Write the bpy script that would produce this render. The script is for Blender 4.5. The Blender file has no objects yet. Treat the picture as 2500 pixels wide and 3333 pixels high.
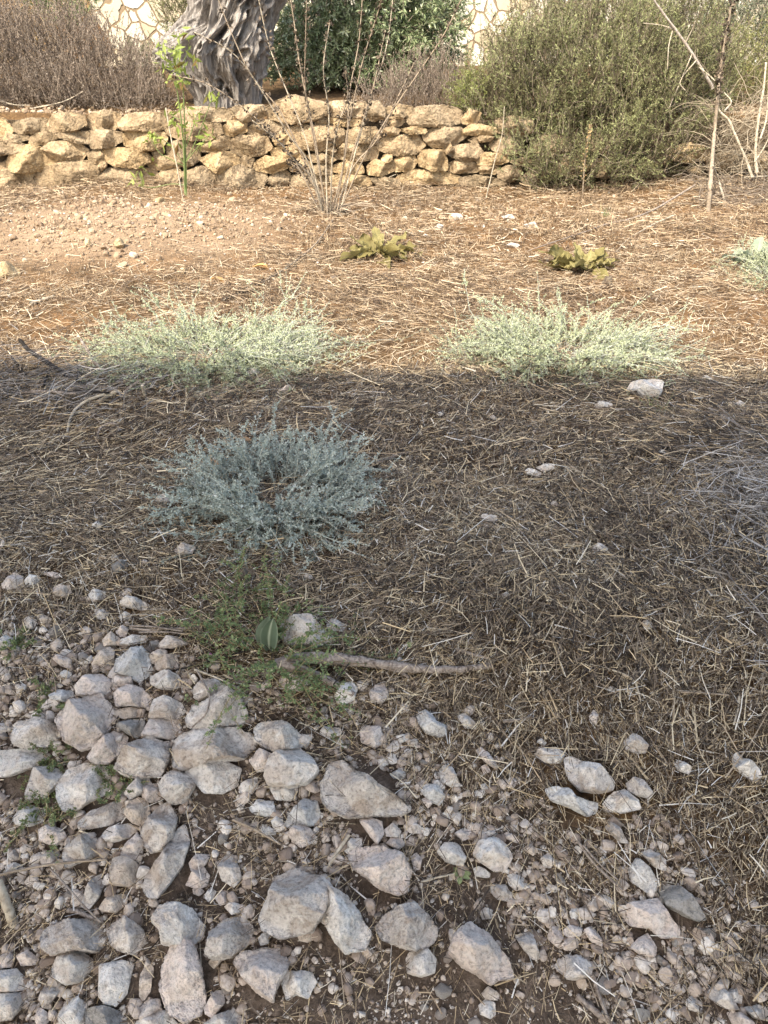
import bpy, bmesh, math
import numpy as np
from mathutils import Vector

rng = np.random.default_rng(7)
sc = bpy.context.scene
col = sc.collection

# ------------------------------------------------------------------ camera
W, HH, F = 2500.0, 3333.0, 2500.0
CAMH, PITCH = 1.55, math.radians(34)
cam_d = bpy.data.cameras.new('camera')
cam = bpy.data.objects.new('camera', cam_d)
col.objects.link(cam)
cam.location = (0, 0, CAMH)
cam.rotation_euler = (math.pi / 2 - PITCH, 0, 0)
cam_d.sensor_fit = 'VERTICAL'
cam_d.sensor_height = 32.0
cam_d.lens = 32.0 * F / HH
cam_d.clip_start = 0.05
cam_d.clip_end = 500
sc.camera = cam
EYE = np.array([0, 0, CAMH])
RIGHT = np.array([1.0, 0, 0])
UPC = np.array([0, math.sin(PITCH), math.cos(PITCH)])
FWD = np.array([0, math.cos(PITCH), -math.sin(PITCH)])
DS = 2500 / 1659.0            # overview pixels -> photo pixels
CS = 1.3272                   # crop pixels per photo pixel
CROPS = dict(A=(0, 1900), B=(1250, 1900), C=(0, 2600), D=(1250, 2600), E=(0, 1250),
             F=(1250, 1250), G=(0, 600), H=(1250, 600), I=(0, 0), J=(1250, 0))


def cp(k, pts):
    """crop pixels -> photo pixels"""
    o = np.array(CROPS[k], float)
    return np.asarray(pts, float) / CS + o


def ray(uv):
    uv = np.atleast_2d(np.asarray(uv, float))
    d = (uv[:, :1] - W / 2) / F * RIGHT - (uv[:, 1:] - HH / 2) / F * UPC + FWD
    return d


def nrm(v):
    return v / np.maximum(np.linalg.norm(v, axis=-1, keepdims=True), 1e-9)


# ------------------------------------------------------------------ noise
_perm = np.random.default_rng(3).permutation(512).astype(np.int64)
_g = nrm(np.random.default_rng(4).normal(size=(512, 3)))


def _h(i, j, k):
    return _perm[(_perm[(_perm[i & 511] + j) & 511] + k) & 511]


def pnoise(P):
    P = np.asarray(P, float)
    i = np.floor(P).astype(np.int64)
    f = P - i
    u = f * f * f * (f * (f * 6 - 15) + 10)
    out = 0
    for dx in (0, 1):
        for dy in (0, 1):
            for dz in (0, 1):
                g = _g[_h(i[..., 0] + dx, i[..., 1] + dy, i[..., 2] + dz)]
                d = f - np.array([dx, dy, dz])
                w = ((u[..., 0] if dx else 1 - u[..., 0]) * (u[..., 1] if dy else 1 - u[..., 1]) *
                     (u[..., 2] if dz else 1 - u[..., 2]))
                out = out + w * (g * d).sum(-1)
    return out * 1.5


def fbm(P, octv=4, gain=0.5, ridge=False):
    a, s, o = 1.0, 0.0, 0
    P = np.asarray(P, float)
    for _ in range(octv):
        n = pnoise(P)
        if ridge:
            n = 1 - 2 * np.abs(n)
        o = o + a * n
        s += a
        a *= gain
        P = P * 2.03 + 17.3
    return o / s


def sstep(a, b, x):
    t = np.clip((x - a) / (b - a), 0, 1)
    return t * t * (3 - 2 * t)


# ------------------------------------------------------------------ terrain
WALL_Y = 7.98
TERR_Z = 0.585


def p2(x, y, f, o=0.0):
    return pnoise(np.stack([x * f + o, y * f + o * 0.7, np.full_like(x, o + 0.37)], -1))


MOUND = (-1.95, 6.2)


def height(x, y):
    x = np.asarray(x, float)
    y = np.asarray(y, float)
    k = 0.14
    t = (1.78 + 0.10 * p2(x, y, 0.8, 5) - y) / k
    sp = np.where(t > 30, t, np.log1p(np.exp(np.minimum(t, 30)))) * k
    z = -0.42 * (1 - 0.35 * sstep(0.35, 1.1, x)) * np.minimum(sp, 1.35)
    z = z + 0.035 * p2(x, y, 0.9, 1) + 0.018 * p2(x, y, 2.6, 2) + 0.007 * p2(x, y, 8, 3)
    d = ((x - MOUND[0]) / 1.25) ** 2 + ((y - MOUND[1]) / 1.05) ** 2
    z = z + 0.13 * np.exp(-d * 1.3)
    z = z + 0.10 * sstep(1.5, 4.0, x) * sstep(5.5, 8.0, y)
    up = sstep(WALL_Y + 0.22, WALL_Y + 0.34, y)
    zt = TERR_Z + 0.03 * p2(x, y, 0.7, 9) + 0.012 * np.clip(y - WALL_Y - 1, 0, 10)
    return z * (1 - up) + zt * up


def ground(uv):
    """photo pixels -> points of the terrain"""
    d = ray(uv)
    n = len(d)
    t0 = np.full(n, 0.3)
    t1 = np.full(n, 0.0)
    hit = np.zeros(n, bool)
    t = t0.copy()
    while True:
        step = 0.02 + 0.004 * t
        tn = t + step
        p = EYE + d * tn[:, None]
        below = (p[:, 2] < height(p[:, 0], p[:, 1])) & ~hit
        t1 = np.where(below, tn, t1)
        t0 = np.where(below, t, t0)
        hit |= below
        t = np.where(hit, t, tn)
        if hit.all() or t.max() > 40:
            break
    t1 = np.where(hit, t1, 40)
    for _ in range(14):
        m = (t0 + t1) / 2
        p = EYE + d * m[:, None]
        b = p[:, 2] < height(p[:, 0], p[:, 1])
        t1 = np.where(b, m, t1)
        t0 = np.where(b, t0, m)
    return EYE + d * t1[:, None]


def at_y(uv, Y):
    d = ray(uv)
    return EYE + d * (np.asarray(Y, float) / d[:, 1])[:, None]


def px_size(P):
    """metres per photo pixel at a point"""
    return float(np.dot(np.asarray(P) - EYE, FWD)) / F


WORLD = {}
# ------------------------------------------------------------------ mesh collecting
class Geo:
    def __init__(s):
        s.V, s.Q, s.T, s.R, s.n = [], [], [], [], 0

    def add(s, V, Q=None, T=None, R=0.5):
        V = np.asarray(V, np.float32).reshape(-1, 3)
        s.V.append(V)
        R = np.broadcast_to(np.asarray(R, np.float32), (len(V),)) if np.ndim(R) < 2 else R.ravel()
        s.R.append(np.asarray(R, np.float32))
        if Q is not None and len(Q):
            s.Q.append(np.asarray(Q, np.int64).reshape(-1, 4) + s.n)
        if T is not None and len(T):
            s.T.append(np.asarray(T, np.int64).reshape(-1, 3) + s.n)
        s.n += len(V)

    def ribbons(s, P, Wd, R, up=None):
        """P (N,K,3) centre lines, Wd (N,K) widths"""
        N, K, _ = P.shape
        tan = np.gradient(P, axis=1)
        if up is None:
            up = np.broadcast_to(np.array([0, 0, 1.0]), (N, 3)) + rng.normal(0, 0.6, (N, 3))
        side = nrm(np.cross(tan, up[:, None, :]))
        a = P - side * Wd[..., None] / 2
        b = P + side * Wd[..., None] / 2
        V = np.stack([a, b], 2).reshape(N, K * 2, 3)
        base = (np.arange(N) * K * 2)[:, None, None]
        k = np.arange(K - 1)[None, :, None] * 2
        Q = base + k + np.array([0, 1, 3, 2])[None, None, :]
        s.add(V.reshape(-1, 3), Q.reshape(-1, 4), None, np.repeat(R, K * 2))

    def tubes(s, P, Rad, R, sides=3, cap=False):
        N, K, _ = P.shape
        tan = nrm(np.gradient(P, axis=1))
        ref = np.where(np.abs(tan[..., 2:3]) > 0.9, np.array([1.0, 0, 0]), np.array([0, 0, 1.0]))
        u = nrm(np.cross(tan, ref))
        v = np.cross(tan, u)
        an = np.arange(sides) / sides * 2 * math.pi
        ring = (u[:, :, None, :] * np.cos(an)[None, None, :, None] + v[:, :, None, :] * np.sin(an)[None, None, :, None])
        V = P[:, :, None, :] + ring * Rad[:, :, None, None]
        base = (np.arange(N) * K * sides)[:, None, None, None]
        k = (np.arange(K - 1) * sides)[None, :, None, None]
        j = np.arange(sides)
        q = np.stack([j, (j + 1) % sides, (j + 1) % sides + sides, j + sides], -1)[None, None]
        Q = (base + k + q).reshape(-1, 4)
        s.add(V.reshape(-1, 3), Q, None, np.repeat(R, K * sides))

    def leaves(s, P, D, L, Wd, R, lift=0.25, nrmv=None):
        N = len(P)
        D = nrm(D)
        r = rng.normal(size=(N, 3)) if nrmv is None else nrmv
        S = nrm(np.cross(D, r))
        Nn = np.cross(S, D)
        L = np.broadcast_to(L, (N,))[:, None]
        Wd = np.broadcast_to(Wd, (N,))[:, None]
        m = P + D * L * 0.5
        V = np.stack([P, m + S * Wd / 2 + Nn * Wd * lift, P + D * L, m - S * Wd / 2 + Nn * Wd * lift], 1)
        Q = (np.arange(N) * 4)[:, None] + np.arange(4)[None, :]
        s.add(V.reshape(-1, 3), Q, None, np.repeat(R, 4))

    def build(s, name, mat, parent=None, smooth=False, origin=None):
        V = np.concatenate(s.V)
        if origin is not None:
            V = V - np.asarray(origin, np.float32)
        R = np.concatenate(s.R)
        Q = np.concatenate(s.Q) if s.Q else np.zeros((0, 4), np.int64)
        T = np.concatenate(s.T) if s.T else np.zeros((0, 3), np.int64)
        me = bpy.data.meshes.new(name)
        me.vertices.add(len(V))
        me.vertices.foreach_set('co', V.astype(np.float32).ravel())
        nl = len(Q) * 4 + len(T) * 3
        me.loops.add(nl)
        me.loops.foreach_set('vertex_index', np.concatenate([Q.ravel(), T.ravel()]).astype(np.int32))
        me.polygons.add(len(Q) + len(T))
        st = np.concatenate([np.arange(len(Q)) * 4, len(Q) * 4 + np.arange(len(T)) * 3])
        me.polygons.foreach_set('loop_start', st.astype(np.int32))
        me.polygons.foreach_set('use_smooth', np.full(len(st), smooth))
        a = me.attributes.new('rnd', 'FLOAT', 'POINT')
        a.data.foreach_set('value', R.astype(np.float32))
        me.update(calc_edges=True)
        me.materials.append(mat)
        o = bpy.data.objects.new(name, me)
        col.objects.link(o)
        if origin is not None:
            o.location = Vector([float(c) for c in origin])
        wpos = Vector([float(c) for c in (origin if origin is not None else (0, 0, 0))])
        WORLD[o.name] = wpos
        if parent is not None:
            o.parent = parent
            o.location = wpos - WORLD.get(parent.name, parent.location)
        return o


def tag(o, label=None, cat=None, group=None, kind=None):
    if label: o['label'] = label
    if cat: o['category'] = cat
    if group: o['group'] = group
    if kind: o['kind'] = kind
    return o


def empty(name, loc, label, cat, group=None):
    o = bpy.data.objects.new(name, None)
    o.empty_display_size = 0.1
    col.objects.link(o)
    o.location = Vector([float(c) for c in loc])
    return tag(o, label, cat, group)


def curves(B, D, L, K, droop=0.0, wig=0.1, floor=False):
    N = len(B)
    P = np.zeros((N, K, 3))
    P[:, 0] = B
    d = nrm(np.asarray(D, float).copy())
    st = (np.broadcast_to(L, (N,)) / (K - 1))[:, None]
    dr = np.broadcast_to(droop, (N,))
    for k in range(1, K):
        P[:, k] = P[:, k - 1] + d * st
        if floor:
            hz = height(P[:, k, 0], P[:, k, 1]) + 0.008
            P[:, k, 2] = np.maximum(P[:, k, 2], hz)
        d = d + rng.normal(0, wig, (N, 3))
        d[:, 2] -= dr / (K - 1)
        d = nrm(d)
    return P


def along(P, n, t0=0.1, t1=1.0):
    """n random points along each centre line: positions, tangents, line index, parameter"""
    N, K, _ = P.shape
    t = rng.uniform(t0, t1, (N, n))
    f = t * (K - 1)
    i = np.minimum(f.astype(int), K - 2)
    w = (f - i)[..., None]
    idx = np.arange(N)[:, None]
    a, b = P[idx, i], P[idx, i + 1]
    pos = a + (b - a) * w
    tan = nrm(b - a)
    li = np.broadcast_to(idx, (N, n))
    return pos.reshape(-1, 3), tan.reshape(-1, 3), li.ravel(), t.ravel()


def smooth_path(pts, K):
    """Catmull-Rom through pts (M,3) sampled at K points"""
    pts = np.asarray(pts, float)
    p = np.vstack([2 * pts[0] - pts[1], pts, 2 * pts[-1] - pts[-2]])
    M = len(pts)
    f = np.linspace(0, M - 1, K)
    i = np.minimum(f.astype(int), M - 2)
    t = (f - i)[:, None]
    p0, p1, p2_, p3 = p[i], p[i + 1], p[i + 2], p[i + 3]
    return 0.5 * (2 * p1 + (p2_ - p0) * t + (2 * p0 - 5 * p1 + 4 * p2_ - p3) * t ** 2 + (3 * p1 - p0 - 3 * p2_ + p3) * t ** 3)


# ------------------------------------------------------------------ materials
def new_mat(name):
    m = bpy.data.materials.new(name)
    m.use_nodes = True
    nt = m.node_tree
    b = nt.nodes['Principled BSDF']
    b.inputs['Specular IOR Level'].default_value = 0.25
    return m, nt, b


def ramp(nt, stops, fac):
    r = nt.nodes.new('ShaderNodeValToRGB')
    e = r.color_ramp.elements
    while len(e) < len(stops):
        e.new(0.5)
    for k, (p, c) in enumerate(stops):
        e[k].position = p
        e[k].color = (*c, 1)
    nt.links.new(fac, r.inputs[0])
    return r.outputs[0]


def mixc(nt, f, a, b, mode='MIX'):
    n = nt.nodes.new('ShaderNodeMix')
    n.data_type = 'RGBA'
    n.blend_type = mode
    for sck, v in ((0, f), (6, a), (7, b)):
        if hasattr(v, 'is_output'):
            nt.links.new(v, n.inputs[sck])
        elif sck == 0:
            n.inputs[0].default_value = v
        else:
            n.inputs[sck].default_value = (*v, 1)
    return n.outputs[2]


def attr(nt, name):
    n = nt.nodes.new('ShaderNodeAttribute')
    n.attribute_name = name
    return n.outputs['Fac']


def noise(nt, scale, detail=4, rough=0.55, coord='Object', vec=None, dist=0.0):
    n = nt.nodes.new('ShaderNodeTexNoise')
    n.inputs['Scale'].default_value = scale
    n.inputs['Detail'].default_value = detail
    n.inputs['Roughness'].default_value = rough
    n.inputs['Distortion'].default_value = dist
    if vec is None:
        t = nt.nodes.new('ShaderNodeTexCoord')
        vec = t.outputs[coord]
    nt.links.new(vec, n.inputs['Vector'])
    return n.outputs['Fac']


def maprange(nt, v, a, b, c=0.0, d=1.0):
    n = nt.nodes.new('ShaderNodeMapRange')
    for k, x in zip((1, 2, 3, 4), (a, b, c, d)):
        n.inputs[k].default_value = x
    nt.links.new(v, n.inputs[0])
    return n.outputs[0]


def bump(nt, b, hgt, strength=0.5, dist=0.01):
    n = nt.nodes.new('ShaderNodeBump')
    n.inputs['Strength'].default_value = strength
    n.inputs['Distance'].default_value = dist
    nt.links.new(hgt, n.inputs['Height'])
    nt.links.new(n.outputs[0], b.inputs['Normal'])


def mat_rnd(name, stops, rough=0.7, trans=0.0, spec=0.25, var=0.0):
    """colour picked per leaf / straw by its own random number"""
    m, nt, b = new_mat(name)
    c = ramp(nt, stops, attr(nt, 'rnd'))
    nt.links.new(c, b.inputs['Base Color'])
    b.inputs['Roughness'].default_value = rough
    b.inputs['Specular IOR Level'].default_value = spec
    if trans > 0:
        tr = nt.nodes.new('ShaderNodeBsdfTranslucent')
        nt.links.new(c, tr.inputs[0])
        mx = nt.nodes.new('ShaderNodeMixShader')
        mx.inputs[0].default_value = trans
        nt.links.new(b.outputs[0], mx.inputs[1])
        nt.links.new(tr.outputs[0], mx.inputs[2])
        nt.links.new(mx.outputs[0], nt.nodes['Material Output'].inputs[0])
    return m


def mat_stone(name, c_lo, c_hi, c_stain, bscale=34.0, bstr=0.95, stain=0.5, coord='Object'):
    m, nt, b = new_mat(name)
    oi = nt.nodes.new('ShaderNodeObjectInfo')
    tc = nt.nodes.new('ShaderNodeTexCoord')
    vm = nt.nodes.new('ShaderNodeVectorMath')
    vm.operation = 'ADD'
    sc_ = nt.nodes.new('ShaderNodeVectorMath')
    sc_.operation = 'SCALE'
    sc_.inputs[0].default_value = (37.0, 11.0, 53.0)
    nt.links.new(oi.outputs['Random'], sc_.inputs['Scale'])
    nt.links.new(tc.outputs[coord], vm.inputs[0])
    nt.links.new(sc_.outputs[0], vm.inputs[1])
    v = vm.outputs[0]
    n1 = noise(nt, bscale * 0.7, 6, 0.68, vec=v)
    n2 = noise(nt, bscale * 2.6, 5, 0.72, vec=v)
    n3 = noise(nt, bscale * 0.36, 4, 0.65, vec=v, dist=0.8)
    n4 = noise(nt, bscale * 5.0, 3, 0.7, vec=v)
    base = mixc(nt, maprange(nt, n1, 0.32, 0.68), c_lo, c_hi)
    st = nt.nodes.new('ShaderNodeMath')
    st.operation = 'MULTIPLY'
    nt.links.new(maprange(nt, n3, 0.47, 0.60), st.inputs[0])
    st.inputs[1].default_value = stain
    c2 = mixc(nt, st.outputs[0], base, c_stain)
    pits = maprange(nt, n2, 0.28, 0.52, 0.42, 1.06)
    c3 = mixc(nt, 1.0, c2, (1, 1, 1), 'MULTIPLY')
    mm = c3.node
    comb = nt.nodes.new('ShaderNodeCombineColor')
    for k in range(3):
        nt.links.new(pits, comb.inputs[k])
    nt.links.new(comb.outputs[0], mm.inputs[7])
    hv = nt.nodes.new('ShaderNodeHueSaturation')
    nt.links.new(c3, hv.inputs['Color'])
    nt.links.new(maprange(nt, oi.outputs['Random'], 0, 1, 0.86, 1.08), hv.inputs['Value'])
    nt.links.new(hv.outputs[0], b.inputs['Base Color'])
    b.inputs['Roughness'].default_value = 0.92
    b.inputs['Specular IOR Level'].default_value = 0.15
    ad = nt.nodes.new('ShaderNodeMath')
    ad.operation = 'MULTIPLY_ADD'
    nt.links.new(n2, ad.inputs[0])
    ad.inputs[1].default_value = 0.7
    nt.links.new(n1, ad.inputs[2])
    ad2 = nt.nodes.new('ShaderNodeMath')
    ad2.operation = 'MULTIPLY_ADD'
    nt.links.new(n4, ad2.inputs[0])
    ad2.inputs[1].default_value = 0.25
    nt.links.new(ad.outputs[0], ad2.inputs[2])
    bump(nt, b, ad2.outputs[0], bstr, 0.55 / bscale)
    return m


MS = {
    'w': mat_stone('limestone_white', (.56, .515, .47), (.82, .79, .745), (.54, .43, .34), stain=.55),
    'p': mat_stone('limestone_pink', (.53, .44, .38), (.78, .68, .61), (.68, .64, .60), stain=.5),
    'g': mat_stone('limestone_grey', (.45, .40, .36), (.75, .70, .645), (.36, .275, .21), stain=.6),
    't': mat_stone('limestone_tan', (.50, .41, .33), (.75, .655, .56), (.44, .34, .26), stain=.4),
    'b': mat_stone('limestone_bluish', (.50, .48, .455), (.74, .73, .71), (.42, .38, .345), stain=.4),
    'y': mat_stone('limestone_ochre', (.40, .29, .17), (.60, .47, .30), (.30, .22, .13), stain=.4),
    'm': mat_stone('earthy_clod', (.085, .062, .045), (.19, .145, .105), (.24, .22, .18), bscale=45, stain=.35),
    'k': mat_stone('dark_stone', (.24, .225, .205), (.42, .40, .375), (.17, .155, .14), stain=.4),
}
# ------------------------------------------------------------------ stones traced one by one
_ico = {}


def ico(n):
    if n not in _ico:
        bm = bmesh.new()
        bmesh.ops.create_icosphere(bm, subdivisions=n, radius=1)
        bm.verts.ensure_lookup_table()
        _ico[n] = (np.array([v.co[:] for v in bm.verts]), np.array([[v.index for v in f.verts] for f in bm.faces]))
        bm.free()
    return _ico[n]


def poly_radius(poly, nb=144):
    """distance from the centre to the outline, per angle"""
    th = np.arange(nb) / nb * 2 * math.pi - math.pi
    d = np.stack([np.cos(th), np.sin(th)], -1)
    best = np.full(nb, 0.0)
    M = len(poly)
    for i in range(M):
        a, b = poly[i], poly[(i + 1) % M]
        e = b - a
        den = d[:, 0] * e[1] - d[:, 1] * e[0]
        den = np.where(np.abs(den) < 1e-9, 1e-9, den)
        t = (a[0] * e[1] - a[1] * e[0]) / den
        s = (a[0] * d[:, 1] - a[1] * d[:, 0]) / den
        ok = (t > 0) & (s >= -1e-6) & (s <= 1 + 1e-6)
        best = np.where(ok & (t > best), t, best)
    best = np.where(best <= 0, np.median(best), best)
    k = np.array([.03, .19, .56, .19, .03])
    best = sum(w * np.roll(best, o) for w, o in zip(k, (-2, -1, 0, 1, 2)))
    return th, best


def stone_verts(poly, thick, seed, rough, lev):
    """poly (M,2) metres round its centre; returns verts in (right, up, out) axes"""
    r = np.random.default_rng(seed)
    S, T = ico(lev)
    a, b, c = S[:, 0], S[:, 1], S[:, 2]
    rho = np.sqrt(a * a + b * b)
    th = np.arctan2(b, a)
    tb, rb = poly_radius(poly)
    R = np.interp(th, np.append(tb, math.pi), np.append(rb, rb[0]))
    size = rb.mean()
    rr = rho ** 0.62
    x, y = np.cos(th) * rr * R, np.sin(th) * rr * R
    cc = np.sign(c) * np.abs(c) ** 0.52
    z = cc * thick
    # broken faces: tilted planes cutting the front
    for _ in range(8):
        an = r.uniform(0, 2 * math.pi)
        sl = r.uniform(0.3, 1.7) * thick / size
        off = thick * r.uniform(0.74, 1.25)
        pl = off - sl * (x * math.cos(an) + y * math.sin(an))
        pl = np.maximum(pl, -thick * .2) + thick * .10 * fbm(np.stack([x, y, z * 0], -1) / size * 2.2 + an * 9, 3)
        k = thick * 0.03
        h = np.clip(.5 + .5 * (pl - z) / k, 0, 1)
        z = np.where(c > -0.1, pl * (1 - h) + z * h - k * h * (1 - h), z)
    P = np.stack([x, y, z], -1)
    n = nrm(np.stack([x / size, y / size, z / thick], -1))
    q = P / size
    o = r.uniform(-50, 50, 3)
    amp = {'r': 1.15, 's': 0.6}[rough]
    d = amp * (0.085 * fbm(q * 1.9 + o, 3) + 0.062 * fbm(q * 4.0 + o, 4, .6, ridge=True) - 0.025 + 0.055 * fbm(q * 10 + o, 4, .66))
    return P + n * (d * size)[:, None], T


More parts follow.
